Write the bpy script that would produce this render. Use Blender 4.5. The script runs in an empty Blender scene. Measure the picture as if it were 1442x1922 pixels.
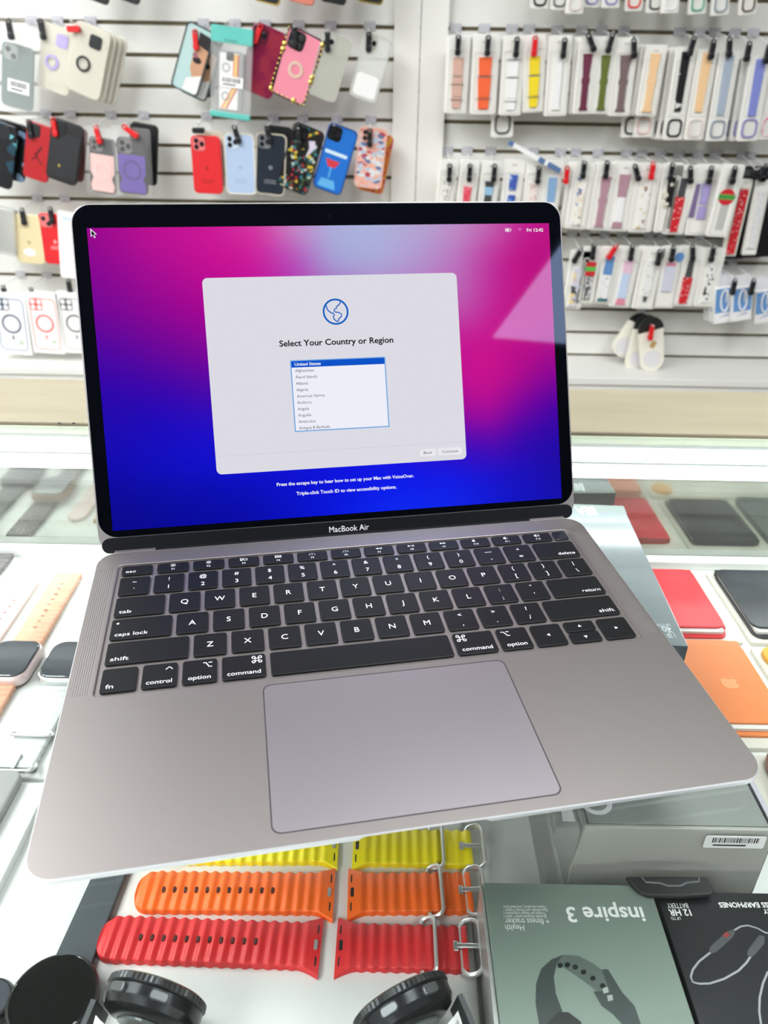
import bpy, math, random
from mathutils import Matrix, Vector
random.seed(7)
SC = bpy.context.scene
COL = SC.collection
MM = 0.001                       # everything below is authored in millimetres
PI = math.pi
# ------------------------------------------------------------------ camera
# room frame: glass top of the counter is z = 0, +y is the way the camera heads, origin on the glass under the camera
CAM = Vector((0, 0, 257.974))
RX = Vector((0.99982912, 0.00893259, 0.01618431))     # camera right
RD = Vector((0.01848575, -0.48313228, -0.8753522))    # camera down
RF = Vector((0.0, 0.8755018, -0.48321485))            # camera forward
FPX = 1424.256
cam = bpy.data.cameras.new('camera')
co = bpy.data.objects.new('camera', cam); COL.objects.link(co)
m3 = Matrix((RX, -RD, -RF)).transposed()
co.matrix_world = Matrix.Translation(CAM * MM) @ m3.to_4x4()
cam.sensor_fit = 'HORIZONTAL'; cam.sensor_width = 36.0
cam.lens = FPX / 1442 * 36.0
cam.clip_start = 0.01; cam.clip_end = 50
cam.dof.use_dof = True; cam.dof.focus_distance = 0.43; cam.dof.aperture_fstop = 18.0
SC.camera = co
# ------------------------------------------------------------------ exposure, world
SC.view_settings.view_transform = 'Standard'; SC.view_settings.look = 'None'
SC.view_settings.exposure = 0.0; SC.view_settings.gamma = 1.0
SC.view_settings.use_curve_mapping = False
SC.cycles.max_bounces = 10; SC.cycles.transparent_max_bounces = 16
SC.cycles.sample_clamp_indirect = 6.0
SC.cycles.caustics_reflective = False; SC.cycles.caustics_refractive = False
try:
    SC.cycles.use_denoising = True
except Exception:
    pass
W = bpy.data.worlds.new('world'); SC.world = W; W.use_nodes = True
W.node_tree.nodes['Background'].inputs[0].default_value = (0.8, 0.88, 1, 1)
W.node_tree.nodes['Background'].inputs[1].default_value = 0.3
PANEL = 12.5      # luminance of the ceiling LED panels
CASE_LED = 4.6    # luminance of the LED channel inside the showcase and the added front strip
WALLY = 2480.0    # face of the slat wall
ZC, ZF, ZS = 1700.0, -1000.0, -127.0   # ceiling, floor, showcase shelf
YM = 608.0        # mirror at the back of the showcase

def ray(u, v):
    return RX * ((u - 721) / FPX) + RD * ((v - 961) / FPX) + RF
def atz(u, v, z):
    d = ray(u, v); return CAM + d * ((z - CAM.z) / d.z)
def aty(u, v, y):
    d = ray(u, v); return CAM + d * ((y - CAM.y) / d.y)

# ------------------------------------------------------------------ materials
def lin(c):
    def f(x):
        x /= 255.0
        return x / 12.92 if x <= 0.04045 else ((x + 0.055) / 1.055) ** 2.4
    return (f(c[0]), f(c[1]), f(c[2]), 1.0)
_M = {}
def mat(name, c=(200, 200, 200), rough=0.5, metal=0.0, spec=0.5, coat=0.0, emit=None, es=1.0, tint=None):
    if name in _M: return _M[name]
    m = bpy.data.materials.new(name); m.use_nodes = True
    b = m.node_tree.nodes['Principled BSDF']
    b.inputs['Base Color'].default_value = lin(c)
    b.inputs['Roughness'].default_value = rough
    if tint: b.inputs['Specular Tint'].default_value = (*tint, 1)
    b.inputs['Metallic'].default_value = metal
    b.inputs['Specular IOR Level'].default_value = spec
    if coat: b.inputs['Coat Weight'].default_value = coat; b.inputs['Coat Roughness'].default_value = 0.08
    if emit:
        b.inputs['Emission Color'].default_value = lin(emit); b.inputs['Emission Strength'].default_value = es
    m.diffuse_color = lin(c); _M[name] = m; return m
def clear(name, c=(240, 240, 240), alpha=0.25, rough=0.1, tint=(255, 255, 255)):
    """thin clear plastic or film: part lets light straight through, part is a glossy surface"""
    if name in _M: return _M[name]
    m = bpy.data.materials.new(name); m.use_nodes = True
    nt = m.node_tree; b = nt.nodes['Principled BSDF']; o = nt.nodes['Material Output']
    b.inputs['Base Color'].default_value = lin(c); b.inputs['Roughness'].default_value = rough
    t = nt.nodes.new('ShaderNodeBsdfTransparent'); t.inputs[0].default_value = lin(tint)
    x = nt.nodes.new('ShaderNodeMixShader'); x.inputs[0].default_value = alpha
    nt.links.new(t.outputs[0], x.inputs[1]); nt.links.new(b.outputs[0], x.inputs[2]); nt.links.new(x.outputs[0], o.inputs[0])
    _M[name] = m; return m
def glass(name, tint=(251, 253, 252)):
    if name in _M: return _M[name]
    m = bpy.data.materials.new(name); m.use_nodes = True
    nt = m.node_tree; nt.nodes.remove(nt.nodes['Principled BSDF']); o = nt.nodes['Material Output']
    t = nt.nodes.new('ShaderNodeBsdfTransparent'); t.inputs[0].default_value = lin(tint)
    g = nt.nodes.new('ShaderNodeBsdfGlossy'); g.inputs['Roughness'].default_value = 0.0
    fr = nt.nodes.new('ShaderNodeFresnel'); ge = nt.nodes.new('ShaderNodeNewGeometry')
    io = nt.nodes.new('ShaderNodeMapRange'); io.inputs[3].default_value = 1.45; io.inputs[4].default_value = 1 / 1.45   # same on either face: a pane, not a solid block
    nt.links.new(ge.outputs['Backfacing'], io.inputs[0]); nt.links.new(io.outputs[0], fr.inputs[0])
    x = nt.nodes.new('ShaderNodeMixShader')
    nt.links.new(fr.outputs[0], x.inputs[0]); nt.links.new(t.outputs[0], x.inputs[1]); nt.links.new(g.outputs[0], x.inputs[2])
    nt.links.new(x.outputs[0], o.inputs[0]); _M[name] = m; return m
def pat(name, kind, stops, scale=60.0, rough=0.5, const=True, rot=(0, 0, 0), stretch=(1, 1, 1)):
    """printed pattern: a procedural texture in object space through a colour ramp; stops = [(pos, rgb), ...]"""
    if name in _M: return _M[name]
    m = bpy.data.materials.new(name); m.use_nodes = True
    nt = m.node_tree; b = nt.nodes['Principled BSDF']; b.inputs['Roughness'].default_value = rough
    tc = nt.nodes.new('ShaderNodeTexCoord'); mp = nt.nodes.new('ShaderNodeMapping')
    mp.inputs['Rotation'].default_value = rot; mp.inputs['Scale'].default_value = stretch
    nt.links.new(tc.outputs['Object'], mp.inputs[0])
    if kind == 'noise':
        t = nt.nodes.new('ShaderNodeTexNoise'); t.inputs['Scale'].default_value = scale; t.inputs['Detail'].default_value = 1.5; out = t.outputs[0]
    elif kind == 'voronoi':
        t = nt.nodes.new('ShaderNodeTexVoronoi'); t.inputs['Scale'].default_value = scale; out = t.outputs['Distance']
    elif kind == 'cells':
        t = nt.nodes.new('ShaderNodeTexVoronoi'); t.inputs['Scale'].default_value = scale
        sp = nt.nodes.new('ShaderNodeSeparateColor'); nt.links.new(t.outputs['Color'], sp.inputs[0]); out = sp.outputs[0]
    elif kind == 'wave':
        t = nt.nodes.new('ShaderNodeTexWave'); t.inputs['Scale'].default_value = scale; out = t.outputs['Fac']
    elif kind == 'checker':
        t = nt.nodes.new('ShaderNodeTexChecker'); t.inputs['Scale'].default_value = scale; out = t.outputs['Fac']
    nt.links.new(mp.outputs[0], t.inputs['Vector'])
    r = nt.nodes.new('ShaderNodeValToRGB'); cr = r.color_ramp
    if const: cr.interpolation = 'CONSTANT'
    while len(cr.elements) < len(stops): cr.elements.new(0.5)
    for e, (p, c) in zip(cr.elements, stops): e.position = p; e.color = lin(c)
    nt.links.new(out, r.inputs[0]); nt.links.new(r.outputs[0], b.inputs['Base Color'])
    _M[name] = m; return m

# ------------------------------------------------------------------ outlines (counter-clockwise)
def rrect(w, h, r, n=5, cx=0.0, cy=0.0):
    r = max(0.01, min(r, w / 2 - 1e-3, h / 2 - 1e-3)); o = []
    for sx, sy, a0 in ((1, -1, -90), (1, 1, 0), (-1, 1, 90), (-1, -1, 180)):
        for i in range(n + 1):
            a = math.radians(a0 + 90.0 * i / n)
            o.append((cx + sx * (w / 2 - r) + r * math.cos(a), cy + sy * (h / 2 - r) + r * math.sin(a)))
    return o
def rbox(x0, x1, y0, y1, r, n=5):
    return rrect(x1 - x0, y1 - y0, r, n, (x0 + x1) / 2, (y0 + y1) / 2)
def circ(r, n=24, cx=0.0, cy=0.0, ry=None):
    ry = ry or r
    return [(cx + r * math.cos(2 * PI * i / n), cy + ry * math.sin(2 * PI * i / n)) for i in range(n)]
def inset(o, d):
    n = len(o); out = []
    for i in range(n):
        a, b, c = Vector(o[i - 1]), Vector(o[i]), Vector(o[(i + 1) % n])
        e1, e2 = b - a, c - b
        if e1.length < 1e-6: e1 = e2
        if e2.length < 1e-6: e2 = e1
        n1 = Vector((-e1.y, e1.x)).normalized(); n2 = Vector((-e2.y, e2.x)).normalized()
        s = n1 + n2
        if s.length < 1e-4: s = n1
        s.normalize(); k = max(0.4, s.dot(n1))
        q = b + s * (d / k); out.append((q.x, q.y))
    return out

_TX = {}
def text_mesh(s, bold=False):
    key = (s, bold)
    if key in _TX: return _TX[key]
    cu = bpy.data.curves.new('lettering', 'FONT'); cu.body = s; cu.size = 1.0; cu.resolution_u = 3
    if bold: cu.offset = 0.022
    ob = bpy.data.objects.new('lettering', cu)
    me = bpy.data.meshes.new_from_object(ob)
    v = [(p.co.x, p.co.y) for p in me.vertices]; f = [tuple(p.vertices) for p in me.polygons]
    bpy.data.objects.remove(ob); bpy.data.curves.remove(cu); bpy.data.meshes.remove(me)
    xs = [p[0] for p in v] or [0]; ys = [p[1] for p in v] or [0]
    _TX[key] = (v, f, min(xs), max(xs), min(ys), max(ys)); return _TX[key]
CAPH = None

class MB:
    """collects shapes, then links them as ONE mesh object"""
    def __init__(s): s.v = []; s.f = []; s.mi = []; s.k = 0; s.M = Matrix()
    def add(s, vs, fs):
        b = len(s.v); M = s.M
        s.v += [tuple(M @ Vector(p)) for p in vs]
        s.f += [tuple(i + b for i in q) for q in fs]; s.mi += [s.k] * len(fs)
        return s
    def rings(s, rs, cap0=True, cap1=True, closed=True):
        n = len(rs[0]); vs = [p for r in rs for p in r]; fs = []
        for j in range(len(rs) - 1):
            for i in range(n if closed else n - 1):
                a = j * n + i; b = j * n + (i + 1) % n
                fs.append((a, b, b + n, a + n))
        if cap0: fs.append(tuple(range(n - 1, -1, -1)))
        if cap1: fs.append(tuple(range((len(rs) - 1) * n, len(rs) * n)))
        return s.add(vs, fs)
    def prism(s, o, z0, z1, ch=0.0, ch0=None):
        ch0 = ch if ch0 is None else ch0
        L = lambda q, z: [(x, y, z) for x, y in q]
        rs = []
        if ch0 > 0: rs += [L(inset(o, ch0), z0), L(inset(o, ch0 * 0.3), z0 + ch0 * 0.3), L(o, z0 + ch0)]
        else: rs += [L(o, z0)]
        if ch > 0: rs += [L(o, z1 - ch), L(inset(o, ch * 0.3), z1 - ch * 0.3), L(inset(o, ch), z1)]
        else: rs += [L(o, z1)]
        return s.rings(rs)
    def frame(s, o, i, z0, z1):
        n = len(o); rs = [[(x, y, z0) for x, y in o], [(x, y, z1) for x, y in o], [(x, y, z1) for x, y in i], [(x, y, z0) for x, y in i], [(x, y, z0) for x, y in o]]
        return s.rings(rs, False, False)
    def box(s, x0, x1, y0, y1, z0, z1, ch=0.0):
        return s.prism([(x0, y0), (x1, y0), (x1, y1), (x0, y1)], z0, z1, ch)
    def poly(s, o, z): return s.add([(x, y, z) for x, y in o], [tuple(range(len(o)))])
    def lathe(s, prof, n=32, cap0=True, cap1=True):
        return s.rings([[(r * math.cos(2 * PI * i / n), r * math.sin(2 * PI * i / n), z) for i in range(n)] for r, z in prof], cap0, cap1)
    def tube(s, pts, r, n=8, closed=False, flat=None):
        P = [Vector(p) for p in pts]; N = len(P); rs = []
        up = Vector((0, 0, 1))
        for i in range(N):
            t = (P[(i + 1) % N] - P[i - 1]) if closed else (P[min(i + 1, N - 1)] - P[max(i - 1, 0)])
            t.normalize()
            a = up if abs(t.dot(up)) < 0.95 else Vector((0, 1, 0))
            x = t.cross(a).normalized(); y = x.cross(t).normalized()
            ry = r if flat is None else flat
            rs.append([tuple(P[i] + x * (r * math.cos(2 * PI * k / n)) + y * (ry * math.sin(2 * PI * k / n))) for k in range(n)])
        if closed: rs.append(rs[0])
        return s.rings(rs, not closed, not closed)
    def stroke(s, pts, w, z, closed=False):
        P = [Vector(p) for p in pts]; N = len(P); vs = []; fs = []
        for i in range(N):
            t = (P[(i + 1) % N] - P[i - 1]) if closed else (P[min(i + 1, N - 1)] - P[max(i - 1, 0)])
            if t.length < 1e-9: t = Vector((1, 0))
            t.normalize(); q = Vector((-t.y, t.x)) * (w / 2)
            vs += [(P[i].x + q.x, P[i].y + q.y, z), (P[i].x - q.x, P[i].y - q.y, z)]
        for i in range(N if closed else N - 1):
            a = 2 * i; b = 2 * ((i + 1) % N); fs.append((a, a + 1, b + 1, b))
        return s.add(vs, fs)
    def text(s, t, x, y, z, h, w=None, align='L', bold=False, rot=0.0):
        """baseline start (or centre / end) at x, y; h = height of a capital; w = width of the line"""
        global CAPH
        if CAPH is None: q = text_mesh('H'); CAPH = q[5] - q[4]
        v, f, x0, x1, y0, y1 = text_mesh(t, bold)
        if not v: return s
        ky = h / CAPH; kx = (w / (x1 - x0)) if w else ky
        tw = (x1 - x0) * kx; ox = {'L': 0, 'C': -tw / 2, 'R': -tw}[align]
        c, sn = math.cos(rot), math.sin(rot); out = []
        for p in v:
            a = (p[0] - x0) * kx + ox; b = p[1] * ky
            out.append((x + a * c - b * sn, y + a * sn + b * c, z))
        return s.add(out, f)
    def build(s, name, mats, parent=None, smooth=True, M=None, ang=22.8):
        me = bpy.data.meshes.new(name)
        me.from_pydata([(p[0] * MM, p[1] * MM, p[2] * MM) for p in s.v], [], s.f)
        mats = mats if isinstance(mats, (list, tuple)) else [mats]
        for q in mats: me.materials.append(q)
        me.polygons.foreach_set('material_index', s.mi)
        if smooth:
            me.polygons.foreach_set('use_smooth', [True] * len(me.polygons)); me.set_sharp_from_angle(angle=math.radians(ang))
        me.update()
        o = bpy.data.objects.new(name, me); COL.objects.link(o)
        if parent is not None: o.parent = parent
        if M is not None: o.matrix_local = mm(M)
        return o
def mm(M):
    M = M.copy(); M.translation = M.translation * MM; return M
def tag(o, label, cat, group=None):
    o['label'] = label; o['category'] = cat
    if group: o['group'] = group
    return o
def thing(name, label, cat, M, group=None):
    o = bpy.data.objects.new(name, None); o.empty_display_size = 0.01; COL.objects.link(o)
    o.matrix_world = mm(M); return tag(o, label, cat, group)
def struct(o): o['kind'] = 'structure'; return o
def dup(root, M, label):
    """a copy of a thing with copies of its parts and sub-parts"""
    r = root.copy(); COL.objects.link(r); r.matrix_world = mm(M); r['label'] = label
    for ch in list(root.children):
        c = ch.copy(); COL.objects.link(c); c.parent = r
        for g in list(ch.children):
            d = g.copy(); COL.objects.link(d); d.parent = c
    return r
def T(x, y, z=0.0): return Matrix.Translation((x, y, z))
def RZ(a): return Matrix.Rotation(math.radians(a), 4, 'Z')
def RXm(a): return Matrix.Rotation(math.radians(a), 4, 'X')
def RYm(a): return Matrix.Rotation(math.radians(a), 4, 'Y')

white = mat('white_laminate', (228, 228, 222), 0.35)
mdf = mat('groove_board', (150, 138, 112), 0.8)
steel = mat('polished_steel', (226, 226, 226), 0.28, 0.85)
black = mat('black_plastic', (14, 15, 17), 0.35)
soft_black = mat('soft_black', (26, 27, 29), 0.55)
paper = mat('white_paper', (238, 238, 236), 0.6)
ink = mat('printed_black', (22, 22, 24), 0.5)
redlock = mat('red_plastic', (214, 24, 30), 0.3)
lens = mat('lens_glass', (30, 32, 36), 0.05)
clr = clear('clear_plastic', (240, 240, 244), 0.45, 0.1)

# ------------------------------------------------------------------ room shell
LX, RXW, FY = -2300.0, 3000.0, -4300.0
ceil_m = mat('ceiling_board', (120, 120, 118), 0.9)
wall_m = mat('painted_wall', (205, 205, 200), 0.8)
dim_m = mat('dark_shopfront_board', (62, 62, 64), 0.8)
floor_m = pat('floor_tile', 'checker', [(0, (150, 146, 138)), (0.5, (158, 154, 146))], 3.3, 0.3)
struct(MB().box(LX, RXW, FY, WALLY + 60, ZC, ZC + 40).build('ceiling', ceil_m))
struct(MB().box(LX, RXW, FY, WALLY + 60, ZF - 40, ZF).build('floor', floor_m))
struct(MB().box(LX - 40, LX, FY, WALLY + 60, ZF, ZC).build('wall_left', wall_m))
struct(MB().box(RXW, RXW + 40, FY, WALLY + 60, ZF, ZC).build('wall_right', dim_m))
struct(MB().box(LX, RXW, FY - 40, FY, ZF, ZC).build('wall_front', dim_m))
# slat wall: boards 76.2 mm apart with a groove between them, in front of brown board
b = MB(); b.box(LX, RXW, WALLY + 14, WALLY + 40, ZF, ZC); b.k = 1
k = -7
GZ = [36.0 + 76.2 * i for i in range(-7, 22)]
for i, z in enumerate(GZ):
    top = z + 76.2 - 5.0
    b.box(LX, RXW, WALLY, WALLY + 12, z + 5.0, min(top, ZC), 1.2)
    b.box(LX, RXW, WALLY + 9, WALLY + 14, z + 14, min(top, ZC))
b.box(LX, RXW, WALLY, WALLY + 14, ZF, GZ[0] - 5)
struct(b.build('wall_back', [mdf, white]))
# white post of two boards between the two slat wall bays
xa, xb, xc = aty(738, 180, WALLY - 22).x, aty(786, 180, WALLY - 22).x, aty(836, 180, WALLY - 22).x
post_m = mat('post_laminate', (236, 235, 228), 0.4)
b = MB(); b.box(xa, xb - 1, WALLY - 22, WALLY, ZF, ZC, 1); b.box(xb + 1, xc, WALLY - 22, WALLY, ZF, ZC, 1)
struct(b.build('trim_1', post_m))
# base cabinet under the slat wall
zl = aty(1250, 674, WALLY).z; yl = atz(1250, 712, zl).y
base = thing('base_cabinet', 'white low base cabinet running along the foot of the slatwall', 'cabinet', T(0, yl, ZF))
MB().box(LX + 5, RXW - 5, 8, WALLY - yl - 1, 0, zl - ZF - 22).build('body', white, base)
MB().box(LX + 5, RXW - 5, 0, WALLY - yl - 1, zl - ZF - 22, zl - ZF, 2).build('cabinet_top', white, base)

# ceiling LED panels; those on the left are added to brighten wall and laptop
pan_m = mat('led_diffuser', (240, 240, 240), 0.5, emit=(250, 252, 255), es=PANEL)
alu = mat('white_aluminium', (225, 226, 226), 0.35)
where = {(1370, -1605): 'behind the camera, to the right', (1370, -200): 'right of the counter', (70, -280): 'straight above the counter', (-1500, -200): 'added left of the counter', (-2010, 880): 'added above the left slatwall bay',  # panel over the left bay is added to brighten the laptop deck
         (-2200, -200): 'added far left of the counter', (-1500, -1605): 'added behind the camera, to the left', (-2200, -1605): 'added behind the camera, far left', (-1500, -3005): 'added at the far end of the shop, left', (-2200, -3005): 'added at the far end of the shop, far left'}
for i, ((x, y), t) in enumerate(where.items()):
    th = thing('ceiling_light', 'flat rectangular white LED ceiling panel ' + t, 'ceiling light', T(x, y, ZC - 12), 'LED ceiling panels')
    MB().frame(rbox(0, 600, 0, 1200, 1, 1), rbox(14, 586, 14, 1186, 1, 1), 0, 11.9).build('frame', alu, th)
    MB().box(14, 586, 14, 1186, 3, 6).build('diffuser', pan_m, th)
# ------------------------------------------------------------------ showcase counter
shelf_o = MB().box(-900, 900, -244, YM, -20, 0, 1).build('showcase_shelf', mat('shelf_white', (226, 228, 224), 0.25))
shelf_o.matrix_world = mm(T(0, 0, ZS)); tag(shelf_o, 'white shelf inside the showcase under all trays, bands and boxes', 'shelf')
counter = thing('mirror_wall', 'hazy mirror back of the showcase with a bright light channel along its top', 'mirror', T(0, 0, ZS))
frontw = thing('counter_base', 'white front of the showcase counter with an added fill strip under the glass', 'cabinet front', T(0, 0, ZS))
gtop = thing('glass_countertop', 'clear glass countertop with green edge carrying the open laptop', 'countertop', T(0, 0, -6))
ledge = thing('rear_ledge', 'beige wood-look ledge along the back edge of the glass counter', 'ledge', T(0, YM, 0))
cz = -ZS
CX0, CX1, CY0 = -900, 900, -260
gl = MB(); gl.box(CX0, CX1, CY0 - 6, YM + 0.5, 0, 6)
gl.build('glass_pane', glass('counter_glass'), gtop)
eg = MB(); eg.box(CX0, CX1, YM + 0.6, YM + 3, -0.3, 6.1); eg.build('glass_edge', mat('glass_edge_green', (170, 176, 156), 0.3), gtop)
mir = pat('tinted_mirror', 'noise', [(.3, (148, 153, 145)), (.75, (170, 174, 166))], 26, .07, False)
mir.node_tree.nodes['Principled BSDF'].inputs['Metallic'].default_value = 0.94
MB().box(CX0, CX1, YM, YM + 5, 0, cz - 33).build('mirror_back', mir, counter)
ledm = mat('led_channel_cover', (226, 231, 234), 0.4, emit=(238, 244, 250), es=0.08)
MB().box(CX0, CX1, YM - 1, YM + 6, cz - 23, cz - 9).build('light_channel', ledm, counter)
MB().box(CX0, CX1, YM - 6, YM + 6, cz - 30, cz - 24.5, 1).build('channel_lip', mat('channel_lip', (236, 238, 228), 0.35), counter)
MB().box(CX0, CX1, YM - 3, YM + 6, cz - 34, cz - 30).build('mirror_clip', mat('pale_green_strip', (206, 214, 200), 0.35), counter)
MB().box(CX0, CX1, YM - 20, YM - 7, cz - 29, cz - 26).build('led_strip', mat('led_strip', (240, 240, 240), 0.5, emit=(246, 250, 255), es=CASE_LED * 4), counter)
MB().box(CX0, CX1, YM - 12, YM - 0.2, 0, 9, 1).build('rear_curb', mat('curb_white', (240, 242, 238), 0.3), counter)
wood_m = pat('beige_ledge', 'noise', [(0.3, (156, 148, 125)), (0.7, (148, 140, 118))], 18.0, 0.5, False, stretch=(0.4, 3, 3))
MB().box(CX0, CX1, 7, 118, -500, 2.5, 1.5).build('ledge_board', wood_m, ledge)
for u in (111, 138):
    b = MB(); q = atz(u, 794, 3.0); b.M = T(q.x, q.y - YM, 2.5); b.prism(circ(1.6, 10), 0, 0.4)
    b.build('screw', soft_black, ledge)
MB().box(CX0, CX1, CY0, CY0 - 16, ZF - ZS, cz - 6.2).build('front_panel', white, frontw)
MB().box(CX0 + 20, CX1 - 20, CY0 + 2, CY0 + 14, cz - 14, cz - 9).build('added_fill_strip', mat('fill_glow', (240, 240, 240), 0.5, emit=(246, 250, 255), es=CASE_LED * 3), frontw)  # unseen strip, added to brighten the front faces of the goods

# ------------------------------------------------------------------ laptop
alum = mat('space_grey_aluminium', (149, 144, 141), 0.44, 1.0)
alum_d = mat('groove_grey', (44, 42, 48), 0.6)
alum_l = mat('bright_edge_aluminium', (214, 216, 218), 0.35, 0.5)  # paler than the deck: light reflected from the tray is put into the edge colour
alum_r = mat('lid_aluminium', (150, 147, 146), 0.45, 0.9)
key_m = mat('key_black', (9, 11, 13), 0.42, spec=0.3)
leg_m = mat('key_lettering', (214, 214, 218), 0.5, emit=(225, 228, 235), es=0.08)
LM = T(18.93, 203.3, 3.5) @ RZ(10.79164) @ RXm(2.8)
lap = thing('laptop', 'open space grey laptop showing a country selection window, on the glass counter', 'laptop', LM)
HWD = 152.05
o_out = rbox(-HWD, HWD, 0, 213, 12, 10)
o_well = rbox(-139.2, 139.2, 92.2, 199.2, 3.2, 10)
SCX = (-27, -25.5, -23.5, -12, 12, 23.5, 25.5, 27)          # extra points where the thumb scoop is cut into the front lip
o_out += [(x, 0.0) for x in SCX]; o_well += [(x, 92.2) for x in SCX]
b = MB()
def ring2(o, z): return [(x, y, z) for x, y in o]
def under(x, y, ins, fr, c):   # bottom of the wedge, thicker at the back
    d = 3.0 + 8.0 * max(0, min(1, y / 212.0)); return -d * fr
# deck plate with the keyboard well cut through it
b.rings([ring2(o_well, -1.1), ring2(o_well, -0.12), ring2(inset(o_well, -0.25), 0.0)], False, False)
b.rings([ring2(inset(o_well, -0.25), 0.0), ring2(inset(o_out, 0.5), 0.0)], False, False)
b.k = 1
b.rings([ring2(inset(o_out, 0.5), 0.0), ring2(o_out, -0.55)], False, False)
b.k = 0
rs = []; NS = len(o_out)
for ins, fr in ((0, 0), (0.0, 0.8), (1.0, 0.93), (4, 0.98), (14, 1.0)):
    r = []
    for i, (x, y) in enumerate(inset(o_out, ins) if ins else o_out):
        z = -0.55 if fr == 0 else min(-0.56, under(x, y, ins, fr, 0))
        if i >= NS - 7 and i < NS - 1 and fr > 0 and ins < 5: z = -0.56 - 0.25 * (fr - .7) - (0.5 if abs(x) > 24 else 0)
        r.append((x, y, z))
    rs.append(r)
b.k = 1; b.rings(rs[:2], False, False); b.k = 0
rs = rs[1:]
b.rings(rs, False, True)
b.add([(x, y, -1.1) for x, y in o_well], [tuple(range(len(o_well)))])
for sx in (-1, 1): b.box(min(sx * 119.2, sx * 143), max(sx * 119.2, sx * 143), 212.4, 215.2, -2, 0, .3)
b.build('base', [alum, alum_l], lap)
tp = MB(); tp.prism(rbox(-60.45, 60.45, 5.95, 88.25, 4.1, 8), -0.3, 0.03); tp.build('trackpad_gap', alum_d, lap)
tp = MB(); tp.prism(rbox(-59.8, 59.8, 6.6, 87.6, 3.6, 8), -0.3, 0.06); tp.build('trackpad', mat('trackpad_glass', (160, 155, 159), 0.4, 0.95), lap)
# speaker grilles: perforated strips left and right of the keys
gr = bpy.data.materials.new('perforated_grille'); gr.use_nodes = True
nt = gr.node_tree; pb = nt.nodes['Principled BSDF']; pb.inputs['Metallic'].default_value = 0.9; pb.inputs['Roughness'].default_value = 0.45
tc = nt.nodes.new('ShaderNodeTexCoord'); vt = nt.nodes.new('ShaderNodeTexVoronoi'); vt.inputs['Scale'].default_value = 1000 / 1.1; vt.inputs['Randomness'].default_value = 0.0
vt.voronoi_dimensions = '2D'
rr = nt.nodes.new('ShaderNodeValToRGB'); rr.color_ramp.elements[0].color = lin((86, 82, 81)); rr.color_ramp.elements[0].position = 0.27; rr.color_ramp.elements[1].position = 0.36; rr.color_ramp.elements[1].color = lin((160, 155, 153))
nt.links.new(tc.outputs['Object'], vt.inputs['Vector']); nt.links.new(vt.outputs['Distance'], rr.inputs[0]); nt.links.new(rr.outputs[0], pb.inputs['Base Color'])
for sx in (-1, 1):
    q = MB(); q.add([(sx * x, y, 0.04) for x, y in ((149.6, 94.5), (149.6, 196), (141.2, 196), (141.2, 94.5))][::1 if sx > 0 else -1][::-1], [(0, 1, 2, 3)])
    q.build('speaker_grille', gr, lap)
for x, y in ((-125, 14), (125, 14), (-125, 196), (125, 196)):
    z0 = -(3.0 + 8.0 * y / 212.0)
    zf = (-3.5 - math.sin(math.radians(2.8)) * y) / math.cos(math.radians(2.8))
    q = MB(); q.M = T(x, y); q.prism(circ(6, 16), zf + 0.05, z0 + 0.6, 0.2); q.build('rubber_foot', soft_black, lap)
# keys
PX = 19.0; KX0 = -7.25 * PX
def key(x0, x1, yc, h, legend, gap=2.35):
    q = MB(); q.M = T((x0 + x1) / 2, yc)
    q.prism(rrect(x1 - x0, h, 1.5, 4), -1.0, 0.12, 0.3)
    o = q.build('key', key_m, lap)
    if legend:
        l = MB(); l.M = T((x0 + x1) / 2, yc, 0.16); legend(l, x1 - x0, h); l.build('key_legend', leg_m, o)
    return o
def unit(u0, n, yc, legend, h=16.4): return key(KX0 + u0 * PX + 1.15, KX0 + (u0 + n) * PX - 1.15, yc, h, legend)
def L1(t, h=3.7): return lambda l, w, hh: l.text(t, 0, -h / 2, 0, h, align='C')
def L2(a, d): return lambda l, w, hh: (l.text(a, 0, 2.2, 0, 2.9, align='C'), l.text(d, 0, -5.2, 0, 3.2, align='C'))
def LW(t, ww, side='L', sym=None):
    def f(l, w, hh):
        x = -w / 2 + 2.6 if side == 'L' else (w / 2 - 2.6 if side == 'R' else 0)
        l.text(t, x, -5.6, 0, 2.6, ww, side)
        if sym: sym(l, w, hh)
    return f
def s_ctrl(l, w, hh): l.stroke([(w / 2 - 5.6, 3.6), (w / 2 - 4, 5.4), (w / 2 - 2.4, 3.6)], 0.5, 0)
def s_opt(sx):
    def f(l, w, hh):
        x = sx * (w / 2 - 4.6)
        l.stroke([(x - 2.2, 5.6), (x - 0.8, 5.6), (x + 0.8, 2.6), (x + 2.2, 2.6)], 0.5, 0); l.stroke([(x + 0.5, 5.6), (x + 2.2, 5.6)], 0.5, 0)
    return f
def s_cmd(sx):
    def f(l, w, hh):
        x, y, r = sx * (w / 2 - 4.2), 4.2, 0.85
        l.stroke([(x - r, y - r), (x + r, y - r), (x + r, y + r), (x - r, y + r)], 0.45, 0, True)
        for a, c in ((-1, -1), (1, -1), (1, 1), (-1, 1)):
            l.stroke(circ(0.8, 10, x + a * 1.6, y + c * 1.6), 0.45, 0, True)
    return f
YN, YQ, YA, YZ, YB, YF = 177.9, 159.2, 140.5, 121.8, 102.6, 192.9
for i, (a, d) in enumerate(zip('~!@#$%^&*()_+', "`1234567890-=")):
    unit(i, 1, YN, L2('—' if a == '_' else a, d))
unit(13, 1.5, YN, LW('delete', 10.8, 'R'))
unit(0, 1.5, YQ, LW('tab', 6.4))
for i, c in enumerate('QWERTYUIOP'): unit(1.5 + i, 1, YQ, L1(c))
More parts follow.
